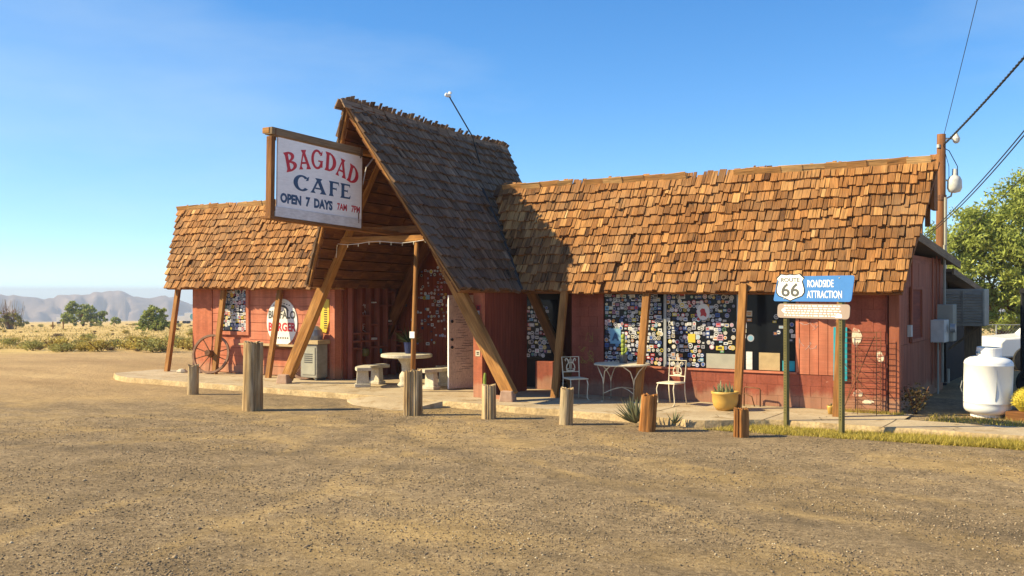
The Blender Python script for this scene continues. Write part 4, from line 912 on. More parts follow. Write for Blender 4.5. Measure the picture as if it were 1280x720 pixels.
def chair(loc, rz, label):
    o = thing('iron_chair', label, 'chair', (0, 0, 0), 'white wrought iron chairs')
    q = MB(); q.tube([(-.20, -.19, .45), (.21, -.21, .45), (.21, .21, .45), (-.20, .19, .45), (-.20, -.19, .45)], .012, 6)
    q.bb(-.20, .20, -.19, .19, .452, .470); q.build('seat', M_iron, o)
    for s_ in (-1, 1):
        q = MB(); q.tube([(-.20, s_*.19, .46), (-.22, s_*.19, .22), (-.27, s_*.20, .0)], .012, 6); q.build('leg', M_iron, o, smooth=True)
        q = MB(); q.tube([(.19, s_*.19, .45), (.235, s_*.20, .34), (.20, s_*.2, .17), (.19, s_*.2, .06), (.23, s_*.21, .0)], .012, 6); q.tube([(.23, s_*.21, .012), (.26, s_*.21, .012)], .014, 6); q.build('leg', M_iron, o, smooth=True)
    q = MB(); q.tube([(-.20, -.19, .45), (-.26, -.2, .90), (-.26, .2, .90), (-.20, .19, .45)], .012, 6); q.tube([(-.222, -.19, .58), (-.222, .19, .58)], .010, 6); q.build('back_frame', M_iron, o)
    q = MB(); ly = [(.0, .60), (.07, .61), (.10, .66), (.09, .72), (.05, .77), (.06, .83), (.10, .87)]
    for s_ in (-1, 1):
        q.tube([(-.235, s_*y, z) for y, z in ly], .013, 6); q.tube([(-.24, s_*.02, .64), (-.245, s_*.022, .86)], .006, 5)
        q.tube([(-.235, s_*.02, .60), (-.235, s_*.09, .59), (-.235, s_*.10, .63), (-.235, s_*.05, .65)], .010, 5)
        q.tube([(-.25, s_*.10, .87), (-.25, s_*.13, .84), (-.25, s_*.11, .81)], .010, 5)
    q.tube([(-.245, -.05, .78), (-.245, .05, .78)], .008, 5); q.tube([(-.25, 0, .62), (-.25, 0, .89)], .006, 5); q.build('lyre_ornament', M_iron, o)
    o.location = loc; o.rotation_euler = (0, 0, rad(rz)); o.scale = (.93,)*3; return o
ch1 = chair((-9.40, 17.62, .12), -38, 'white iron lyre-back chair left of the round patio table, beside the dark doorway')
ch2 = copy_tree(ch1); ch2['label'] = 'white iron lyre-back chair right of the round patio table, under the stickered window'; ch2.location = (-7.38, 17.72, .12); ch2.rotation_euler = (0, 0, rad(-100))
# cactus in a grey pot on the table
cp = thing('potted_cactus', 'columnar green cactus in a grey pot standing on the iron table', 'cactus', TC+V(.0, .05, .737))
c0 = TC+V(.0, .05, .737); q = MB(); q.lathe([(0, 0), (.075, 0), (.085, .17), (.07, .17), (.07, .14), (0, .14)], c0, 16); q.build('pot', M_char, cp)
q = MB()
for i in range(5):
    z0 = .14+i*.085; n = 10; q.lathe([(.02, z0), (.042, z0+.015), (.046, z0+.05), (.036, z0+.085)], c0, 10)
q.lathe([(.036, .56), (0, .585)], c0, 10); q.tube([c0+V(.02, 0, .2), c0+V(.07, 0, .24), c0+V(.075, 0, .32)], .025, 7); q.build('stem', M_cactus, cp)
# ---------------------------------------------------------------- pots, agaves, small things on the pavement
def blade(mb, base, az, el, L, w_, m=0, tone=.5, curve=.0):
    d = V(math.cos(az)*math.cos(el), math.sin(az)*math.cos(el), math.sin(el)); side = V(-math.sin(az), math.cos(az), 0); up = side.cross(d)*-1
    P = [base+d*(L*t)+V(0, 0, curve*t*t*L) for t in (0, .35, .7, 1)]; ws = [w_*.7, w_, w_*.6, .002]
    for i in range(3):
        a, c = P[i], P[i+1]; th = w_*.28
        for s_ in (-1, 1):
            mb.face([a+side*ws[i]/2*s_, c+side*ws[i+1]/2*s_, c-up*th*ws[i+1]/w_, a-up*th*ws[i]/w_], m, None, tone)
            mb.face([a+side*ws[i]/2*s_, c+side*ws[i+1]/2*s_, c+up*th*.5*ws[i+1]/w_, a+up*th*.5*ws[i]/w_], m, None, tone)
def agave(loc, n, L, label, w_=.06):
    o = thing('agave', label, 'agave', loc); b_ = Vector(loc)
    for i in range(n):
        az = R.uniform(0, 6.283); el = rad(18+62*(i/n)+R.uniform(-6, 6)); q = MB(); blade(q, b_+V(0, 0, .03), az, el, L*R.uniform(.75, 1.05), w_*R.uniform(.8, 1.1), curve=.12); q.build('leaf', M_leafg, o)
    return o
agave((-7.06, 15.42, .03), 40, .46, 'large spiky agave at the pavement edge below the patio table', .065); agave((-6.45, 15.62, .03), 12, .23, 'small spiky agave right of the orange-brown log post', .04)
pt = thing('succulent_pot', 'big mustard glazed pot of succulents by a leaning post', 'pot', (-6.22, 17.45, .12)); c0 = V(-6.22, 17.45, .12)
q = MB(); q.lathe([(0, 0), (.15, 0), (.205, .07), (.232, .17), (.235, .29), (.25, .30), (.255, .335), (.24, .345), (.215, .335), (.21, .28), (0, .28)], c0, 32); q.build('pot', M_mustard, pt, smooth=True)
for i in range(34):
    a = R.uniform(0, 6.283); r = .17*math.sqrt(R.random()); q = MB(); blade(q, c0+V(r*math.cos(a), r*math.sin(a), .29), R.uniform(0, 6.283), rad(R.uniform(40, 88)), R.uniform(.10, .24), R.uniform(.03, .055), curve=.1); q.build('leaf', M_succ, pt)
yp = thing('small_yellow_pot', 'small yellow flower pot at the foot of the wall behind the highway sign', 'pot', (-4.43, 17.85, .12)); q = MB(); q.lathe([(0, 0), (.045, 0), (.065, .12), (.07, .15), (.055, .15), (.05, .11), (0, .11)], (-4.43, 17.85, .12), 16); q.build('pot', M_mustard, yp, smooth=True)
q = MB()
for i in range(9): blade(q, V(-4.43, 17.85, .24), R.uniform(0, 6.28), rad(R.uniform(40, 80)), .09, .02)
q.build('leaves', M_succ, yp)
hr = MB(); hr.tube([(-6.15, 18.3, .12), (-6.15, 18.3, .46), (-6.12, 18.3, .48), (-5.86, 18.3, .46), (-5.84, 18.3, .43), (-5.84, 18.3, .12)], .014, 6); hr.tube([(-6.15, 18.3, .36), (-6.0, 18.3, .30), (-5.95, 18.3, .12)], .012, 6)
tag(hr.build('iron_rail', M_rust, org=Vector((-6, 18.3, .12)), smooth=True), 'low rusty iron rail against the red wall behind the mustard pot', 'rail')
tp = MB(); tp.bb(-4.54, -4.30, W-.07, W-.03, .66, 1.63); o = thing('teal_board', 'narrow teal notice board hung on the red wall behind the highway sign post', 'notice board', (-4.42, W-.05, .66)); tp.build('board', M_teal, o)
q = MB(); q.bb(-4.40, -4.345, W-.073, W-.0705, 1.45, 1.57); q.bb(-4.46, -4.38, W-.073, W-.0705, .72, .90); q.bb(-4.50, -4.34, W-.073, W-.0705, 1.02, 1.06); q.build('print', M_spw, o)
# wire rack
rk = thing('wire_rack', 'dark rusty wire rack frame leaning against the red wall near the corner', 'rack', (-3.95, 18.2, .12)); q = MB()
x0, x1, y0, y1 = -4.34, -3.70, 18.05, 18.40
for x in (x0, x1):
    for y in (y0, y1): q.tube([(x, y, .12), (x, y, 1.58)], .007, 5)
for i in range(15):
    z = .2+i*.097+R.uniform(-.01, .01)
    q.tube([(x0, y0, z), (x1, y0, z+R.uniform(-.02, .02))], .0045, 4); q.tube([(x0, y1, z), (x1, y1, z)], .0045, 4)
    if i % 2: q.tube([(x0, y0, z), (x0, y1, z)], .0045, 4); q.tube([(x1, y0, z), (x1, y1, z)], .0045, 4)
q.tube([(x0+.08, y0-.01, .2), (x1-.03, y0-.01, 1.5)], .008, 5); q.tube([(x0+.02, y0-.01, 1.1), (x0+.42, y0-.01, .6)], .007, 5); q.tube([(x0+.3, y0, .9), (x0+.1, y0, .25)], .006, 5); q.tube([(x0+.32, y0, .12), (x0+.32, y0, 1.4)], .006, 5)
q.build('frame', M_rust, rk)
# corner bush and weeds
def leafcloud(mb, c, rad3, n, sz, mi=0, shell=.55, droop=0, asp=1.8, tb=0):
    for _ in range(n):
        th = R.uniform(0, 6.283); cz = R.uniform(-1, 1); rr_ = (shell+(1-shell)*R.random())*R.random()**.12; s_ = math.sqrt(1-cz*cz)
        p = Vector((c[0]+rad3[0]*rr_*s_*math.cos(th), c[1]+rad3[1]*rr_*s_*math.sin(th), c[2]+rad3[2]*rr_*cz))
        d = Vector((R.gauss(0, 1), R.gauss(0, 1), R.gauss(0, .8)-droop)).normalized(); k = d.orthogonal().normalized(); k = (Matrix.Rotation(R.uniform(0, 6.28), 3, d) @ k); L = sz*R.uniform(.6, 1.4)
        mb.face([p-d*L*.5, p+k*L/asp*.5, p+d*L*.5, p-k*L/asp*.5], mi, [(0, 0)]*4, min(1, max(0, R.gauss(.5, .22)+tb)))
cb = thing('corner_bush', 'dry reddish bush growing at the corner of the end wall', 'bush', (-3.2, 18.85, .1)); q = MB()
for i in range(14): a = R.uniform(0, 6.28); q.tube([(-3.2, 18.85, .08), (-3.2+.1*math.cos(a), 18.85+.1*math.sin(a), .3), (-3.2+.22*math.cos(a), 18.85+.22*math.sin(a), R.uniform(.4, .62))], .008, 4)
q.build('stems', M_rust, cb); q = MB(); leafcloud(q, (-3.2, 18.85, .38), (.30, .28, .30), 420, .06, shell=.3); q.build('foliage', M_bushr, cb)
# ---------------------------------------------------------------- things along the left wing
def wheel(c, rr_, nrm, label, hub=True):
    o = thing('wagon_wheel', label, 'wheel', c, 'old wagon wheels leaning on the red wall'); c = Vector(c)+V(0, 0, rr_); N = Vector(nrm).normalized(); X = N.orthogonal().normalized(); Y = N.cross(X)
    q = MB(); n = 40; Rr = [c+X*rr_*math.cos(6.2832*k/n)+Y*rr_*math.sin(6.2832*k/n) for k in range(n+1)]
    vs = []; fs = []
    for k in range(n):
        a = 6.2832*k/n; d = X*math.cos(a)+Y*math.sin(a)
        vs += [c+d*rr_+N*.035, c+d*rr_-N*.035, c+d*(rr_-.052)-N*.035, c+d*(rr_-.052)+N*.035]
    for k in range(n):
        k2 = (k+1) % n
        for j in range(4): fs.append((k*4+j, k*4+(j+1) % 4, k2*4+(j+1) % 4, k2*4+j))
    q.raw(vs, fs); q.build('rim', M_wheel, o)
    for k in range(10):
        a = 6.2832*k/10+.2; d = X*math.cos(a)+Y*math.sin(a); q = MB(); q.tube([c+d*.06, c+d*(rr_-.04)], [.017, .012], 5); q.build('spoke', M_rust, o)
    if hub: q = MB(); q.lathe([(0, .22), (.075, .22), (.085, .1), (.10, 0), (.085, -.06), (0, -.06)], c, 16, ax=N); q.build('hub', M_rust, o)
wheel((-20.5, 18.12, .12), .52, (.36, -.93, .22), 'spoked wagon wheel with a thick hub leaning below the left window'); wheel((-17.15, 18.12, .12), .44, (.3, -.95, .22), 'rusty wagon wheel partly behind the big left gable beam', False)
bs = thing('round_sign', 'round white painted sign with grey and red lettering on the pink wall', 'sign', (-18.3, W-.04, .85)); q = MB(); EO = Vector((-18.33, W-.026, 1.50)); ell = [(.53*math.cos(k*.19635), .60*math.sin(k*.19635)) for k in range(32)]
q.prism(ell, EO, XF, YF, .02); q.build('disc', M_white, bs); q = MB()
text_into(q, 'BUFFALO', .27, EO+V(0, -.02, .10), XF, YF, 0, .010, sx=.84, lift=.003); q.prism(ring(0, .22, .26, .22, .2, .17, 20, 160, 12), EO+V(0, -.0215, 0), XF, YF, .001)
for i in range(7): q.prism([(-.3+i*.09, .48-.0*i), (-.25+i*.09, .48), (-.25+i*.09, .505), (-.3+i*.09, .505)], EO+V(0, -.0215, -.02*abs(i-3)), XF, YF, .001)
for i in range(6): q.prism([(-.22+i*.08, -.42), (-.17+i*.08, -.42), (-.17+i*.08, -.38), (-.22+i*.08, -.38)], EO+V(0, -.0215, 0), XF, YF, .001)
q.build('lettering', M_char, bs, kind='stuff'); q = MB(); text_into(q, 'BURGER', .29, EO+V(0, -.02, -.22), XF, YF, 0, .012, sx=.88, lift=.003); q.build('lettering', M_signr, bs)
cs = thing('counter_shelf', 'long thin wooden shelf along the pink wall under the round sign', 'shelf', (-18.1, W-.2, .12)); q = MB(); q.bb(-19.55, -17.45, W-.36, W-.03, .905, .945); q.build('board', M_tan, cs)
for x in (-19.25, -17.7): q = MB(); q.bb(x-.03, x+.03, W-.30, W-.24, .12, .903); q.build('leg', M_bark, cs)
q = MB(); q.bb(-19.4, -17.6, W-.06, W-.03, .82, .904); q.build('cleat', M_bark, cs)
ac = thing('old_heater', 'old grey metal appliance cabinet under a wooden top by the corner post', 'cabinet', (-16.95, 18.2, .12)); q = MB(); q.bb(-17.22, -16.68, 18.02, 18.40, .18, 1.0); q.build('cabinet', M_cooler, ac, bevel=.02)
q = MB(); q.bb(-17.16, -16.74, 18.005, 18.018, .26, .92); q.build('front_panel', M_grey, ac)
for i in range(5): q = MB(); q.bb(-17.08, -16.82, 17.996, 18.0045, .55+i*.05, .57+i*.05); q.build('louver', M_char, ac)
for x in (-17.15, -16.75): q = MB(); q.bb(x-.03, x+.03, 18.04, 18.38, .122, .18); q.build('foot', M_char, ac)
q = MB(); q.bb(-17.25, -16.62, 17.98, 18.42, 1.002, 1.10); q.build('top', M_tan, ac)
q = MB(); q.tube([(-16.99, 18.2, 1.10), (-16.99, 18.2, 1.13)], .1, 12); q.lathe([(.0, .34), (.12, .33), (.22, .24), (.25, .10), (.24, .0), (0, .0)], (-16.98, 18.2, 1.105), 18); o = q.build('enamel_tub', M_steel, org=Vector((-16.98, 18.2, 1.1))); tag(o, 'upturned grey metal tub on top of the appliance cabinet', 'tub')
yb = thing('yellow_cutout', 'yellow cutout board with black ladder marks on the wall end by the corner post', 'board', (-16.9, W-.07, 1.2)); q = MB(); q.prism([(-.14, -.36), (.06, -.40), (.16, -.1), (.16, .42), (.02, .44), (-.1, .22)], (-16.88, W-.03, 1.66), XF, YF, .03); q.build('board', M_yellow, yb)
q = MB()
for i in range(9): q.prism([(.0, -.25+i*.055), (.10, -.25+i*.055), (.10, -.225+i*.055), (.0, -.225+i*.055)], (-16.88, W-.061, 1.62), XF, YF, .003)
q.build('mark', M_black, yb)
# stone rubble at the far end
for i, (x, y, s_) in enumerate(((-21.5, 18.0, .14), (-21.25, 18.15, .10), (-21.0, 18.1, .12))):
    q = MB(); q.lathe([(0, s_*.75), (s_*.6, s_*.62), (s_*1.1, s_*.2), (s_, 0)], (x, y, .12), 7); o = q.build('rock', M_cast, org=Vector((x, y, .12))); tag(o, ('largest pale stone, farthest left beside the leftmost leaning post', 'smallest pale stone, between its two neighbours by the left wall end', 'pale stone nearest the wagon wheel at the left wall end')[i], 'rock', 'stones by the left wall end')
# ---------------------------------------------------------------- concrete picnic set
ct = thing('concrete_table', 'round cast concrete picnic table at the entrance', 'table', (-13.95, 18.02, .12)); c0 = V(-13.95, 18.02, .12)
q = MB(); q.lathe([(0, 0), (.20, 0), (.21, .05), (.17, .09), (.15, .12), (.17, .2), (.16, .27), (.11, .34), (.12, .5), (.20, .62), (.22, .66), (0, .66)], c0, 24); q.build('pedestal', M_cast, ct, smooth=True)
q = MB(); q.lathe([(0, .662), (.56, .662), (.585, .68), (.585, .73), (.57, .745), (0, .745)], c0, 36); q.build('tabletop', M_cast, ct)
def bench(c, a0, label):
    o = thing('concrete_bench', label, 'bench', (0, 0, 0), 'curved concrete benches round the table'); q = MB(); n = 10; r0, r1 = .82, 1.16
    pts = [(r1*math.cos(rad(-40+80*i/n)), r1*math.sin(rad(-40+80*i/n))) for i in range(n+1)]+[(r0*math.cos(rad(40-80*i/n)), r0*math.sin(rad(40-80*i/n))) for i in range(n+1)]
    q.prism(pts, (0, 0, .38), (1, 0, 0), (0, 1, 0), .075); q.build('seat', M_cast, o, bevel=.01)
    for s_ in (-1, 1):
        q = MB(); R_ = Matrix.Rotation(rad(24*s_), 3, 'Z'); cc = R_ @ V(.99, 0, .19); q.box(cc, (.30, .16, .378), 0, rot=R_, taper=.85); q.box(R_ @ V(.99, 0, .04), (.36, .22, .08), 0, rot=R_); q.build('support', M_cast, o, bevel=.015)
    o.location = c; o.rotation_euler = (0, 0, rad(a0)); return o
b1 = bench((-13.95, 18.02, .12), 196, 'curved concrete bench left of the round concrete table'); b2 = copy_tree(b1); b2['label'] = 'curved concrete bench right of the round concrete table, next to the open door'; b2.rotation_euler = (0, 0, rad(14)); b2.location = (-14.05, 17.95, .12)
pp = thing('spiky_houseplant', 'spiky green plant in a dark blue pot on the concrete table', 'plant', c0+V(.02, .1, .747)); p0 = c0+V(.02, .1, .747); q = MB(); q.lathe([(0, 0), (.11, 0), (.15, .26), (.13, .26), (.12, .22), (0, .22)], p0, 20); q.build('pot', M_bluepot, pp)
for i in range(46): q = MB(); blade(q, p0+V(R.uniform(-.05, .05), R.uniform(-.05, .05), .22), R.uniform(0, 6.28), rad(R.uniform(15, 85)), R.uniform(.3, .55), .035, tone=R.random(), curve=-.15); q.build('leaf', M_palm, pp)
# small things on the ledges of the alcove wall
for i, (y, z, w_, h_, mm, nm, lb) in enumerate(((W+.75, .66, .16, .20, M_green, 'jar', 'dark green round jar in a low niche of the alcove wall'), (W+1.1, 1.06, .22, .05, M_plw, 'book', 'small pile of pale papers on an alcove ledge beside the scrawled bay'), (W+1.8, 1.5, .18, .04, M_plw, 'book', 'pale booklet lying on a high alcove ledge'), (W+1.35, .7, .1, .12, M_teal, 'tin', 'little teal tin in the alcove wall'), (W+1.12, 1.99, .12, .03, M_spw, 'card', 'white card on the top alcove ledge'))):
    q = MB()
    if nm == 'jar': q.lathe([(0, 0), (.09, 0), (.13, .08), (.10, .19), (0, .21)], (-16.27, y, z), 12)
    else: q.bb(-16.31, -16.24, y-w_/2, y+w_/2, z, z+h_)
    tag(q.build(nm, mm, org=Vector((-16.28, y, z))), lb, nm)
# ---------------------------------------------------------------- end wall fittings
cl = thing('evaporative_cooler', 'big louvred grey evaporative cooler hung on the shed wall', 'cooler', (-3.15, 24.9, 1.5)); q = MB(); q.bb(-3.62, -2.70, 24.45, 25.3, 1.50, 2.34); q.build('cabinet', M_cooler, cl, bevel=.02)
for k in range(2):
    xa = -3.57+k*.43
    for i in range(11): p = MB(); p.box((xa+.2, 24.44, 1.60+i*.062), (.38, .03, .012), 0, rot=Matrix.Rotation(rad(35), 3, 'X')); p.build('slat', M_cooler, cl)
    p = MB(); p.bb(xa-.02, xa+.0, 24.42, 24.448, 1.54, 2.3); p.bb(xa+.40, xa+.42, 24.42, 24.448, 1.54, 2.3); p.build('frame', M_cooler, cl)
p = MB(); p.beam((-3.5, 24.9, .95), (-2.85, 24.9, 1.49), .05, .05); p.bb(-3.2, -2.85, 25.1, 25.3, -.2, 1.49); p.build('bracket', M_fascia, cl)
mb_ = thing('electric_meter', 'grey electric meter boxes with conduits on the shaded end wall', 'meter', (-3.4, 23.3, 1.3)); q = MB(); q.bb(-3.54, -3.26, 22.6, 23.2, 1.2, 1.68); q.build('box', M_lampw, mb_, bevel=.015)
q = MB(); q.bb(-3.54, -3.18, 23.25, 23.75, 1.2, 2.0); q.build('box', M_grey, mb_, bevel=.015); q = MB(); q.lathe([(0, .1), (.09, .1), (.1, 0)], (-3.2, 23.0, 1.5), 14, ax=(1, 0, 0)); q.build('dial', M_steel, mb_)
for pth, rr_ in (([(-3.4, 23.55, 2.0), (-3.4, 23.55, 3.3)], .03), ([(-3.42, 22.8, 1.2), (-3.42, 22.8, .1)], .02), ([(-3.42, 23.4, 1.2), (-3.42, 23.4, .3), (-3.3, 23.4, .3), (-3.3, 23.4, .6)], .03)): q = MB(); q.tube(pth, rr_, 6); q.build('conduit', M_grey, mb_)
q = MB(); q.bb(-3.54, -3.47, 20.0, 20.14, 1.42, 1.64); o = q.build('junction_box', M_lampw, org=Vector((-3.5, 20.07, 1.4))); tag(o, 'small pale junction box under a cable on the end wall', 'box')
# propane tank
tk = thing('propane_tank', 'white upright propane tank with a collar, standing right of the cafe', 'tank', (-2.08, 19.15, .1)); Tm = Vector((-2.08, 19.15, .1)); ax_ = Vector((.035, -.02, 1)).normalized()
q = MB(); pr = [(.0, .06)]; 
for k in range(9): a = rad(-90+10*k+5); pr.append((.275+.12*math.cos(a), .18+.12*math.sin(a)))
pr += [(.395, .20), (.395, .25), (.399, .255), (.399, .265), (.395, .27), (.395, .905), (.399, .91), (.399, .92), (.395, .925)]
for k in range(1, 10): a = rad(10*k); pr.append((.395*math.cos(a)**.62 if k < 9 else .0, .93+.13*math.sin(a)))
q.lathe(pr, Tm, 44, ax=ax_); q.build('vessel', M_tank, tk, smooth=True)
q = MB(); q.lathe([(.24, -.02), (.27, .0), (.27, .10), (.25, .10)], Tm, 32, ax=ax_); q.build('foot_ring', M_tank, tk)
q = MB(); q.lathe([(.195, 1.02), (.205, 1.04), (.205, 1.20), (.19, 1.21), (.19, 1.04)], Tm, 32, ax=ax_); q.build('collar', M_tank, tk)
q = MB(); q.lathe([(.0, 1.2), (.14, 1.19), (.16, 1.04)], Tm, 20, ax=ax_); q.build('valve', M_grey, tk)
q = MB(); q.box(Tm+V(-.12, -.18, 1.12), (.09, .01, .035), rad(-34)); q.build('emblem', M_signb, tk)
q = MB(); q.tube([Tm+V(-.375, -.15, .42), Tm+V(-.40, -.17, .5), Tm+V(-.375, -.15, .62)], .008, 5); q.build('handle', M_steel, tk)
q = MB(); q.tube([Tm+V(.17, -.365, .3), Tm+V(.19, -.375, .5), Tm+V(.20, -.365, .9)], .007, 5); q.build('gauge_line', M_steel, tk)
# barrel cactus in planter
pl = thing('barrel_cactus', 'round yellow-spined barrel cactus in a dark wooden planter at the right edge', 'cactus', (-1.45, 19.0, .1)); c0 = V(-1.38, 18.95, .1)
q = MB(); q.bb(-1.75, -.6, 18.75, 19.35, .05, .24); q.build('planter', M_bark, pl, bevel=.01); q = MB(); n = 26
prf = [(.02, .0), (.16, .03), (.235, .12), (.25, .22), (.22, .32), (.14, .39), (.04, .41), (0, .41)]; vs = []; fs = []
for r_, z in prf:
    for k in range(n*2): a = math.pi*k/n; f = 1+(.09 if k % 2 else -.05); vs.append(c0+V(r_*f*math.cos(a), r_*f*math.sin(a), .12+z))
for i in range(len(prf)-1):
    for k in range(n*2): k2 = (k+1) % (n*2); fs.append((i*n*2+k, i*n*2+k2, (i+1)*n*2+k2, (i+1)*n*2+k))
q.raw(vs, fs); q.build('body', M_barrel, pl); q = MB()
for k in range(n):
    for z in range(11):
        t = z/10; a = 2*math.pi*(k+.5)/n; el = -.3+1.75*t; p = c0+V(.27*math.cos(el)*math.cos(a), .27*math.cos(el)*math.sin(a), .32+.21*math.sin(el))
        for _ in range(3): d = Vector((math.cos(a)*math.cos(el)+R.gauss(0, .5), math.sin(a)*math.cos(el)+R.gauss(0, .5), math.sin(el)+R.gauss(0, .5))).normalized()*.06; s_ = d.orthogonal().normalized()*.006; q.face([p-s_, p+s_, p+d], 0, [(0, 0)]*3, R.random())
q.build('spines', M_barrel, pl, kind='stuff')
# ---------------------------------------------------------------- pickup and black trailer behind
pk = thing('pickup_truck', 'white pickup truck parked behind the propane tank', 'pickup', (0, 0, 0)); q = MB()
body = [(-1.30, .42), (-1.28, .86), (-1.15, .98), (-.05, 1.06), (.55, 1.62), (.7, 1.68), (1.7, 1.68), (1.95, 1.12), (3.6, 1.10), (3.62, .45)]
q.prism(body, (0, .85, 0), (1, 0, 0), (0, 0, 1), 1.7); q.build('body', M_trw, pk, bevel=.05)
for s_ in (-1, 1):
    q = MB(); q.prism([(.18, 1.1), (.6, 1.55), (.98, 1.57), (.98, 1.1)], (0, .856 if s_ > 0 else -.851, 0), (1, 0, 0), (0, 0, 1), .006); q.build('window', M_glass, pk); q = MB(); q.prism([(1.04, 1.1), (1.04, 1.57), (1.62, 1.57), (1.8, 1.12)], (0, .856 if s_ > 0 else -.851, 0), (1, 0, 0), (0, 0, 1), .006); q.build('window', M_glass, pk)
    q = MB(); q.bb(.92, 1.0, s_*.87-.012, s_*.87+.012, .93, .96); q.build('handle', M_char, pk)
    for x in (-.55, 2.75):
        q = MB(); q.lathe([(0, .12), (.22, .12), (.36, .10), (.38, .05), (.38, -.08), (0, -.08)], (x, s_*.80, .36), 24, ax=(0, s_, 0)); w_ = q.build('wheel', M_rubber, pk); q = MB(); q.lathe([(0, .13), (.1, .14), (.2, .125)], (x, s_*.80, .36), 20, ax=(0, s_, 0)); q.build('rim', M_steel, w_)
q = MB(); q.bb(-1.36, -1.26, -.84, .84, .40, .58); q.build('bumper', M_steel, pk); q = MB(); q.hexa([(-.02, -.75, 1.075), (.0, -.75, 1.06), (-.02, .75, 1.075), (.0, .75, 1.06), (.50, -.68, 1.60), (.52, -.68, 1.585), (.50, .68, 1.60), (.52, .68, 1.585)]); q.build('windscreen', M_glass, pk)
pk.location = (-2.45, 33.2, -.05); pk.rotation_euler = (0, 0, rad(31.7))
tr = thing('black_trailer', 'black framed utility trailer at the right edge, pale blue side panel', 'trailer', (0, 0, 0))
q = MB(); q.bb(0, 3.2, -.8, .8, .42, .56); q.build('chassis', M_black, tr)
for x in (.04, 3.16):
    for y in (-.78, .78): q = MB(); q.bb(x-.04, x+.04, y-.04, y+.04, .56, 2.3); q.build('corner_post', M_black, tr)
q = MB(); q.bb(-.02, 3.22, -.82, .82, 2.3, 2.4); q.build('roof', M_black, tr); q = MB(); q.bb(.085, 3.11, -.80, .80, .56, 2.298); q.build('panel', flat('pale_blue_panel', (.22, .34, .52), .5), tr)
for y in (-.86, .86): q = MB(); q.lathe([(0, .09), (.24, .09), (.31, .05), (.31, -.06), (0, -.06)], (.25, y, .31), 20, ax=(0, 1 if y > 0 else -1, 0)); q.build('wheel', M_rubber, tr)
tr.location = (-1.58, 24.05, -.05); tr.rotation_euler = (0, 0, rad(31.7))
# chain-link fence and a white box beyond
fn = thing('wire_fence', 'chain link fence of thin posts in front of the big green tree', 'fence', (-4, 44, -.1)); fx = RT; base = Vector((-4.6, 44.3, -.1))
for k in range(6): b_ = base+fx*(k*1.15-1); q = MB(); q.tube([b_-V(0, 0, .3), b_+V(0, 0, 1.05)], .03, 6); q.build('post', M_steel, fn)
q = MB()
for z in (.12, 1.05): q.tube([base-fx*1+V(0, 0, z), base+fx*4.75+V(0, 0, z)], .018, 5)
q.build('rail', M_steel, fn); q = MB()
for k in range(50):
    a = base+fx*(-1+k*.115); q.tube([a+V(0, 0, .1), a+fx*.9+V(0, 0, 1.05)], .004, 3); q.tube([a+fx*.9+V(0, 0, .1), a+V(0, 0, 1.05)], .004, 3)
q.build('mesh', M_steel, fn, kind='stuff')
q = MB(); q.box(base+fx*.9-FW*2+V(0, 0, .45), (.5, .5, .9), .6); q.lathe([(.2, .9), (.2, 1.05), (0, 1.1)], base+fx*.9-FW*2, 12); o = q.build('white_drum', M_trw, org=base+fx*.9-FW*2); tag(o, 'white box-like drum in the yard in front of the chain link fence', 'drum')
q = MB(); q.lathe([(0, 0), (.28, 0), (.3, .4), (.26, .8), (.1, .95), (0, .97)], base-fx*.35-FW*4, 16); o = q.build('white_barrel', M_trw, org=base-fx*.35-FW*4); tag(o, 'white barrel in the yard seen past the cooler bracket', 'barrel')
# ---------------------------------------------------------------- utility pole, lamp, wires
up = thing('utility_pole', 'brown wooden utility pole behind the right end of the roof', 'utility pole', (-5.09, 34.47, -.1)); q = MB(); q.tube([(-5.09, 34.47, -.3), (-5.09, 34.47, 3.5), (-5.07, 34.47, 7.34)], [.16, .15, .135], 14); q.build('pole', M_pole, up, smooth=True)
q = MB(); q.tube([(-4.95, 34.38, -.2), (-4.93, 34.38, 5.3)], .05, 8); q.build('conduit', M_grey, up); q = MB(); q.lathe([(.165, -.08), (.17, .08)], (-5.08, 34.47, 5.3), 14); q.build('band', M_rust, up)
q = MB(); q.tube([(-5.0, 34.5, 7.2), (-4.72, 34.68, 7.2)], .03, 6); q.lathe([(.05, -.05), (.10, 0), (.12, .1), (.07, .2), (.04, .28)], (-4.66, 34.7, 7.1), 12); q.build('insulator', M_lampw, up); q = MB(); q.lathe([(0, -.06), (.06, -.05), (.06, .05), (0, .06)], (-5.13, 34.35, 6.95), 10); q.build('insulator', M_lampw, up)
q = MB(); q.tube([(-4.98, 34.5, 5.25), (-4.8, 34.6, 5.35), (-4.72, 34.62, 5.75)], .03, 6); q.tube([(-5.0, 34.4, 5.85), (-4.72, 34.62, 5.85)], .03, 6); q.build('lamp_arm', M_grey, up)
q = MB(); q.lathe([(0, 6.28-5.95), (.07, .32), (.08, .12), (.17, .06), (.22, -.05), (.23, -.30), (.17, -.42), (0, -.46)], (-4.70, 34.63, 5.9), 18); q.build('lamp_head', M_lampw, up, smooth=True)
q = MB(); q.tube([(-5.0, 34.45, 6.9), (-4.85, 34.55, 6.8), (-4.62, 34.66, 6.3), (-4.6, 34.68, 5.7)], .014, 5); q.tube([(-4.98, 34.45, 6.85), (-4.85, 34.5, 6.3), (-4.85, 34.52, 5.7)], .010, 5); q.build('lead', M_line, up)
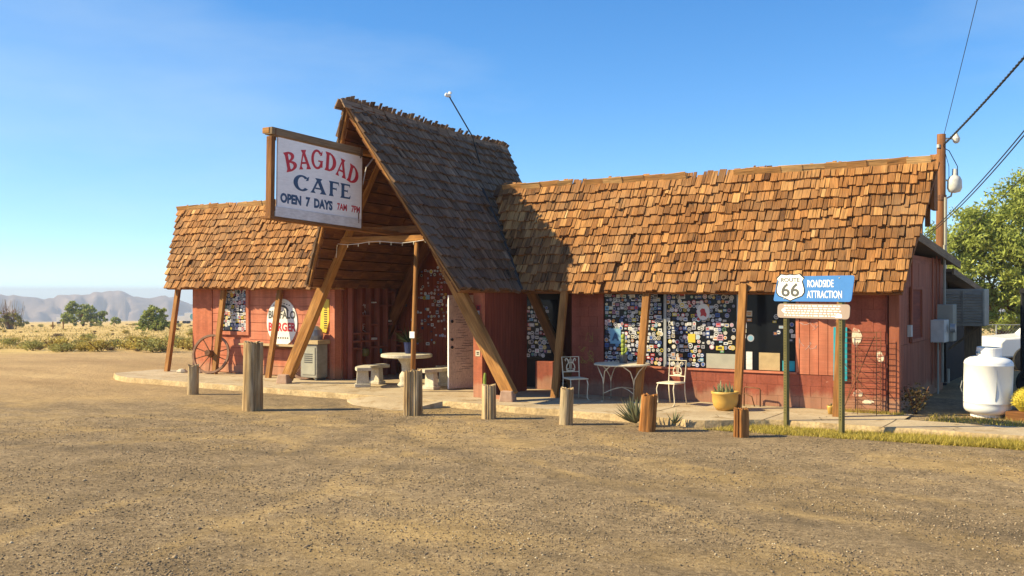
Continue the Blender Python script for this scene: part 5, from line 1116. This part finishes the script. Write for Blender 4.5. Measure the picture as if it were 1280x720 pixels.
def wire(a, b_, sag, r, label, twist=False):
    a, b_ = Vector(a), Vector(b_); q = MB(); n = 24; pts = [a.lerp(b_, i/n)+V(0, 0, -sag*4*(i/n)*(1-i/n)) for i in range(n+1)]
    q.tube(pts, r, 5)
    if twist:
        for ph in (0, 2.1, 4.2): q.tube([a.lerp(b_, i/90)+V(.03*math.cos(i*1.3+ph), 0, -sag*4*(i/90)*(1-i/90)+.03*math.sin(i*1.3+ph)) for i in range(91)], r*.6, 4)
    tag(q.build('power_line', M_line, org=a), label, 'cable', 'overhead cables')
wire((-5.0, 34.45, 7.0), (-.6, 24.2, 8.95), .12, .022, 'thick twisted service cable rising from the pole top to the upper right', True)
wire((-5.0, 34.5, 7.3), (-2.0, 24.0, 12.2), .05, .010, 'thin guy wire rising steeply from the pole top')
wire((-5.55, 34.2, 4.05), (-.2, 17.2, 6.3), .25, .014, 'upper of the three cables sloping from behind the roof past the tree'); wire((-5.55, 34.25, 4.0), (-.2, 17.2, 6.22), .27, .014, 'middle of the three cables sloping from behind the roof, close under another'); wire((-5.0, 34.5, 3.7), (-.2, 17.2, 5.42), .2, .010, 'lowest thin cable sloping past the tree')
# mast on the gable
ms_ = thing('mast', 'thin leaning mast with a small lamp head above the gable ridge', 'mast', (-13.1, 19.6, 5.6)); q = MB(); q.tube([(-13.02, 19.7, 5.2), (-13.12, 19.45, 5.95), (-13.52, 19.08, 6.86)], .016, 6); q.build('rod', M_line, ms_)
q = MB(); q.lathe([(0, .08), (.045, .06), (.05, 0), (.02, -.08)], (-13.54, 19.06, 6.88), 10, ax=(-.6, -.6, .3)); q.box((-13.48, 19.06, 6.93), (.06, .06, .05)); q.build('lamp_head', M_spw, ms_)
# ---------------------------------------------------------------- grasses, brush, trees
def grass_strip():
    q = MB()
    for _ in range(30000):
        x = R.uniform(-6.1, 1.2); y0, y1 = 15.66+.09*(x+5), 16.66+.02*x
        y = R.uniform(y0, y1)+.06*noise.noise(Vector((x*2, 0, 0))); d = noise.noise(Vector((x*1.6, y*2.4, 3)))+sst(-6.2, -3.2, x)*.55-.12
        if R.random() > .58+d: continue
        h = R.uniform(.03, .10)*(1+.5*sst(-4, -2, x)); a = R.uniform(0, 6.28); p = V(x, y, gz(x, y)-.005); k = V(math.cos(a), math.sin(a), 0)*.006; l = V(R.gauss(0, .6), R.gauss(0, .6), .9).normalized()*h
        q.face([p-k, p+k, p+l], 0, [(0, 0)]*3, R.random())
    for _ in range(2600):
        x = R.uniform(-4.6, -3.3) if R.random() < .4 else R.uniform(-2.9, .5); y = R.uniform(18.3, 18.5) if x < -3.2 else R.uniform(17.8, 18.6)
        h = R.uniform(.04, .12); p = V(x, y, .1); a = R.uniform(0, 6.28); k = V(math.cos(a), math.sin(a), 0)*.006; l = V(R.gauss(0, .5), R.gauss(0, .5), 1).normalized()*h; q.face([p-k, p+k, p+l], 0, [(0, 0)]*3, R.random())
    o = q.build('grass', M_strip, kind='stuff'); tag(o, 'short dry yellow-green grass strip along the pavement edge', 'grass')
grass_strip()
def shrub_proto(mats, label, rx, rz, n, sz):
    o = thing('desert_shrub', label, 'shrub', (0, 0, 0)); q = MB()
    for i in range(7):
        a = R.uniform(0, 6.28); r_ = R.uniform(0, .55)*rx; s_ = R.uniform(.4, .65); leafcloud(q, (r_*math.cos(a), r_*math.sin(a), rz*R.uniform(.35, .62)), (rx*s_, rx*s_, rz*s_*.9), n//7, sz, 0, .45, -.6, 2.6, R.uniform(-.1, .1))
    q.build('foliage', mats, o); q = MB()
    for i in range(9): a = R.uniform(0, 6.28); q.tube([(0, 0, -.05), (rx*.6*math.cos(a), rx*.6*math.sin(a), rz*.8)], .012, 3)
    q.build('stems', M_rust, o); return o
protos = [(shrub_proto(M_sageY, '', .75, .62, 620, .13), 'yellow'), (shrub_proto(M_sageG, '', .85, .75, 620, .13), 'green'), (shrub_proto(M_sageB, '', .65, .5, 520, .12), 'brown')]
LB = {'yellow': 'low yellow-flowering desert shrub on the sandy plain left of the cafe', 'green': 'low grey-green desert shrub on the sandy plain left of the cafe', 'brown': 'low brown dry desert shrub on the sandy plain left of the cafe'}
used = set(); RS2 = random.Random(5)
def put_shrub(px, depth, kind, s_, big=1.0):
    base = FW*depth+RT*((px-640)/1244*depth); x, y = base.x, base.y; pr_, nm = protos[kind]
    if kind in used: o = copy_tree(pr_)
    else: o = pr_; used.add(kind)
    o['label'] = LB[nm]; o['group'] = nm+' desert shrubs'; o.location = (x, y, gz(x, y)-.02); o.rotation_euler = (0, 0, RS2.uniform(0, 6.28)); s_ *= .72*big; o.scale = (s_*RS2.uniform(.9, 1.3), s_, s_*RS2.uniform(.65, 1.0))
for px, d, k, s_ in ((42, 41, 1, .7), (50, 42, 2, .55), (70, 40, 0, 1.0), (80, 39, 1, .75), (90, 40, 0, .6), (105, 39.5, 0, .8), (126, 39, 0, .85), (136, 40, 2, .5), (115, 42, 0, .7), (150, 42, 1, .9), (160, 41, 0, .9), (172, 39, 2, .35), (183, 40, 0, 1.1), (193, 38.5, 1, 1.05), (203, 39, 2, .7), (230, 41, 0, .9), (238, 40, 0, .8), (220, 44, 1, .8), (8, 48, 1, .7), (22, 50, 2, .5), (33, 47, 0, .6), (112, 58, 1, .8), (104, 56, 0, .7), (163, 58, 0, .6), (175, 54, 2, .6), (214, 52, 1, .7), (60, 46, 2, .7), (140, 47, 2, .7), (-20, 44, 1, .8), (-50, 41, 0, .9)): put_shrub(px, d, k, s_, 1.4)
for i in range(95):
    d = 46+260*RS2.random()**1.8; px = RS2.uniform(-120, 262); put_shrub(px, d, RS2.choice((0, 0, 0, 1, 2, 2)), RS2.uniform(.4, 1.0)*(1+d/400))
def tufts():
    q = MB()
    for _ in range(2600):
        d = 44+150*R.random()**1.7; px = R.uniform(-150, 265); b_ = FW*d+RT*((px-640)/1244*d); z = gz(b_.x, b_.y)
        if noise.noise(Vector((b_.x*.12, b_.y*.12, 1))) < -.25: continue
        for _ in range(3):
            a = R.uniform(0, 6.28); k = V(math.cos(a), math.sin(a), 0)*(.02+d*.0003); p = V(b_.x+R.gauss(0, .12), b_.y+R.gauss(0, .12), z-.02); q.face([p-k, p+k, p+V(R.gauss(0, .1), R.gauss(0, .1), R.uniform(.08, .28))], 0, [(0, 0)]*3, R.random())
    o = q.build('dry_grass', M_dry, kind='stuff'); tag(o, 'straw-coloured dry grass tufts over the desert plain', 'grass')
tufts()
def branchy(mb, p, d, L, r, depth, spread=.6):
    e_ = p+d*L; mid = p+d*L*.5+V(R.gauss(0, .05), R.gauss(0, .05), 0)*L; mb.tube([p, mid, e_], [r, r*.8, r*.6], 6 if depth > 1 else 4); out = [e_]
    if depth > 0:
        out = []
        for _ in range(R.choice((2, 3, 3))):
            dd = (d+V(R.gauss(0, spread), R.gauss(0, spread), R.gauss(.05, spread*.6))).normalized(); out += branchy(mb, e_, dd, L*R.uniform(.6, .8), r*.6, depth-1, spread)
    return out
def tree(loc, lobes, leafm, n, sz, label, trunk_h, trunk_r, stems=1, droop=.5, asp=3.0, depth=3, up=1.0, name='tree'):
    o = thing(name, label, 'tree', loc); L = Vector(loc); q = MB(); ends = []
    for s_ in range(stems): d = V(R.gauss(0, .25), R.gauss(0, .25), up).normalized(); ends += branchy(q, L-V(0, 0, .2), d, trunk_h, trunk_r, depth)
    q.build('trunk', M_bark, o); q = MB(); tot = sum(a*b_*c for *_, a, b_, c in lobes)
    for x, y, z, a, b_, c in lobes:
        k = int(n*(a*b_*c)/tot)+60; sub = max(16, int(k/75))
        for _ in range(sub):            # sprays inside each lobe leave gaps between them
            th = R.uniform(0, 6.28); cz = R.uniform(-.9, 1); s2 = math.sqrt(max(0, 1-cz*cz)); rr_ = R.uniform(.25, .95); c_ = (L.x+x+a*rr_*s2*math.cos(th), L.y+y+b_*rr_*s2*math.sin(th), L.z+z+c*rr_*cz)
            w_ = R.uniform(.26, .46)*(a+b_+c)/3; leafcloud(q, c_, (w_, w_, w_*.75), k//sub, sz, 0, .2, droop, asp, R.uniform(-.16, .16))
    q.build('crown', leafm, o); return o
bt = RT
def lob(lat, dep, z, a, b_, c): p = bt*lat+FW*dep; return (p.x, p.y, z, a, b_, c)
tree((-5.07, 53.5, -.45), [lob(-.9, 0, 5.6, 2.0, 1.9, 2.0), lob(-2.4, .3, 4.6, 1.5, 1.5, 1.7), lob(1.3, -.3, 7.0, 1.9, 1.8, 1.9), lob(3.0, .3, 7.6, 2.2, 2.0, 2.2), lob(-1.9, -.5, 2.8, 1.8, 1.6, 1.7), lob(.4, -.6, 4.2, 2.2, 1.8, 2.0), lob(2.4, -.4, 4.6, 2.2, 1.9, 2.2), lob(.8, -.3, 2.0, 2.2, 1.7, 1.5), lob(3.2, 0, 2.4, 2.2, 1.8, 1.8), lob(4.8, .5, 5.4, 2.4, 2, 2.8), lob(-3.2, .2, 3.0, 1.0, 1.1, 1.4), lob(-1.6, -.9, 1.5, 1.9, 1.4, 1.0), lob(1.0, -1.0, 1.1, 2.0, 1.3, .9), lob(3.4, -.8, 1.3, 2.2, 1.4, 1.1), lob(.2, -.9, 3.2, 1.6, 1.2, 1.4)], M_tam, 74000, .25, 'big feathery green tamarisk tree behind the cafe at the right', 1.9, .22, 3)
tree((-.6, 61, -.7), [lob(0, 0, 3.5, 3, 2.4, 3), lob(3, 1, 4.5, 3, 2.5, 3.4), lob(-3, 0, 2.6, 2.4, 2, 2.2)], M_tam, 9000, .36, 'second green tree farther back beyond the chain link fence', 1.6, .2, 2)
def ta(px, d): b_ = FW*d+RT*((px-640)/1244*d); return (b_.x, b_.y, gz(b_.x, b_.y))
tree(ta(104, 200), [lob(-2.6, 0, 2.6, 1.9, 1.8, 1.9), lob(-2.2, 0, 4.4, 1.3, 1.2, .8), lob(-.3, 0, 3.3, 1.7, 1.7, 2.0), lob(1.6, 0, 2.4, 1.6, 1.5, 1.9), lob(3.4, 0, 2.0, 1.7, 1.5, 1.7), lob(.2, -.4, 1.4, 2.2, 1.5, 1.3), lob(-2.4, -.5, 1.1, 2.0, 1.4, 1.1), lob(2.6, -.5, 1.0, 2.2, 1.4, 1.0), lob(1.0, -.3, 2.4, 1.8, 1.4, 1.5)], M_dtree, 8200, .42, 'wide dark green desert tree below the mountains, left of the rounder one', 1.4, .2, 3, .2, 2.0, 2)
tree(ta(194, 106), [lob(-.6, 0, 1.7, 1.0, 1.0, .9), lob(.5, 0, 1.6, 1.0, 1.0, .9), lob(0, 0, 2.2, .8, .8, .65), lob(1.2, -.2, .9, .9, .8, .8), lob(-1.0, -.2, .9, .9, .8, .8), lob(.1, -.4, .8, 1.2, .8, .8), lob(1.2, -.4, .5, 1.0, .8, .55), lob(-1.1, -.4, .5, 1.0, .8, .55), lob(0, -.5, .45, 1.3, .8, .5)], M_dtree, 7600, .22, 'round bushy green desert tree below the mountains, nearer the cafe', .7, .1, 4, .2, 2.0, 2)
tree(ta(142, 230), [lob(0, 0, 1.2, 1.2, 1, 1.1), lob(1, 0, .9, .9, .9, .8)], M_dtree, 700, .42, 'small far green tree between the two desert trees', .7, .08, 2, .2, 2.0, 1)
bare = tree(ta(13, 150), [lob(-.8, 0, 1.7, 1.3, 1.2, 1.5), lob(.9, 0, 1.4, 1.2, 1.1, 1.3), lob(1.6, 0, .8, 1.0, 1, .7), lob(-1.6, 0, .9, 1, 1, .9)], M_sageG, 2300, .34, 'half bare tall twiggy shrub-tree at the left edge', 1.7, .05, 9, .1, 3.0, 2)
q = MB(); c_ = Vector(ta(13, 150))
for i in range(46): a = R.gauss(0, 1.1); hgt = R.uniform(2.2, 4.6); q.tube([c_+bt*a*.4, c_+bt*a+V(0, 0, hgt*.6), c_+bt*(a*1.15+R.gauss(0, .15))+V(0, 0, hgt)], [.035, .028, .018], 4)
q.build('twigs', flat('dry_twig', (.26, .20, .15), .9), bare)
# far white trailers and poles
def far_box(px, d, w_, h_, label, em=False):
    b_ = Vector(ta(px, d)); o = thing('white_trailer', label, 'trailer', b_); q = MB(); q.box(b_+V(0, 0, h_*.5+.9), (w_, 2.4, h_), rad(31.7)); q.build('box', M_trw, o); q = MB()
    for s_ in (-.35, .35): q.tube([b_+bt*w_*s_-FW*1.1+V(0, 0, .45), b_+bt*w_*s_+FW*1.1+V(0, 0, .45)], .45, 10)
    q.build('wheels', M_rubber, o)
    if em: q = MB(); q.prism([(1.05*math.cos(k*.3927), 1.05*math.sin(k*.3927)) for k in range(16)], b_-FW*1.215+V(0, 0, h_*.5+1.0), bt, (0, 0, 1), .02); q.build('emblem', flat('teal_emblem', (.15, .42, .46), .5), o)
far_box(243, 320, 5.6, 2.6, 'far white trailer with a round teal emblem behind the leftmost post', True); far_box(226, 330, 3.6, 1.6, 'lower far white trailer left of the emblem one'); far_box(77, 420, 3.4, 2.0, 'tiny far white trailer beside the wide desert tree')
for px, lb in ((66, 'thin dark pole far out on the plain, left one'), (79, 'thin dark pole far out on the plain, right one')): b_ = Vector(ta(px, 150)); q = MB(); q.tube([b_-V(0, 0, .2), b_+V(0, 0, 1.1)], .09, 5); tag(q.build('marker_post', M_bark, org=b_), lb, 'post')
# ---------------------------------------------------------------- haze
hz = MB(); hz.bb(-4400, 4400, -4400, 4400, -128, 17)
mh = bpy.data.materials.new('haze'); mh.use_nodes = True; nt = mh.node_tree; nt.nodes.remove(nt.nodes['Principled BSDF']); pv = nt.nodes.new('ShaderNodeVolumePrincipled')
pv.inputs['Color'].default_value = (.74, .82, 1, 1); pv.inputs['Density'].default_value = 3.3e-4; nt.links.new(pv.outputs[0], nt.nodes['Material Output'].inputs['Volume'])
ho = hz.build('haze', mh); ho['kind'] = 'stuff'; tag(ho, 'pale blue desert haze over the far plain', 'haze')
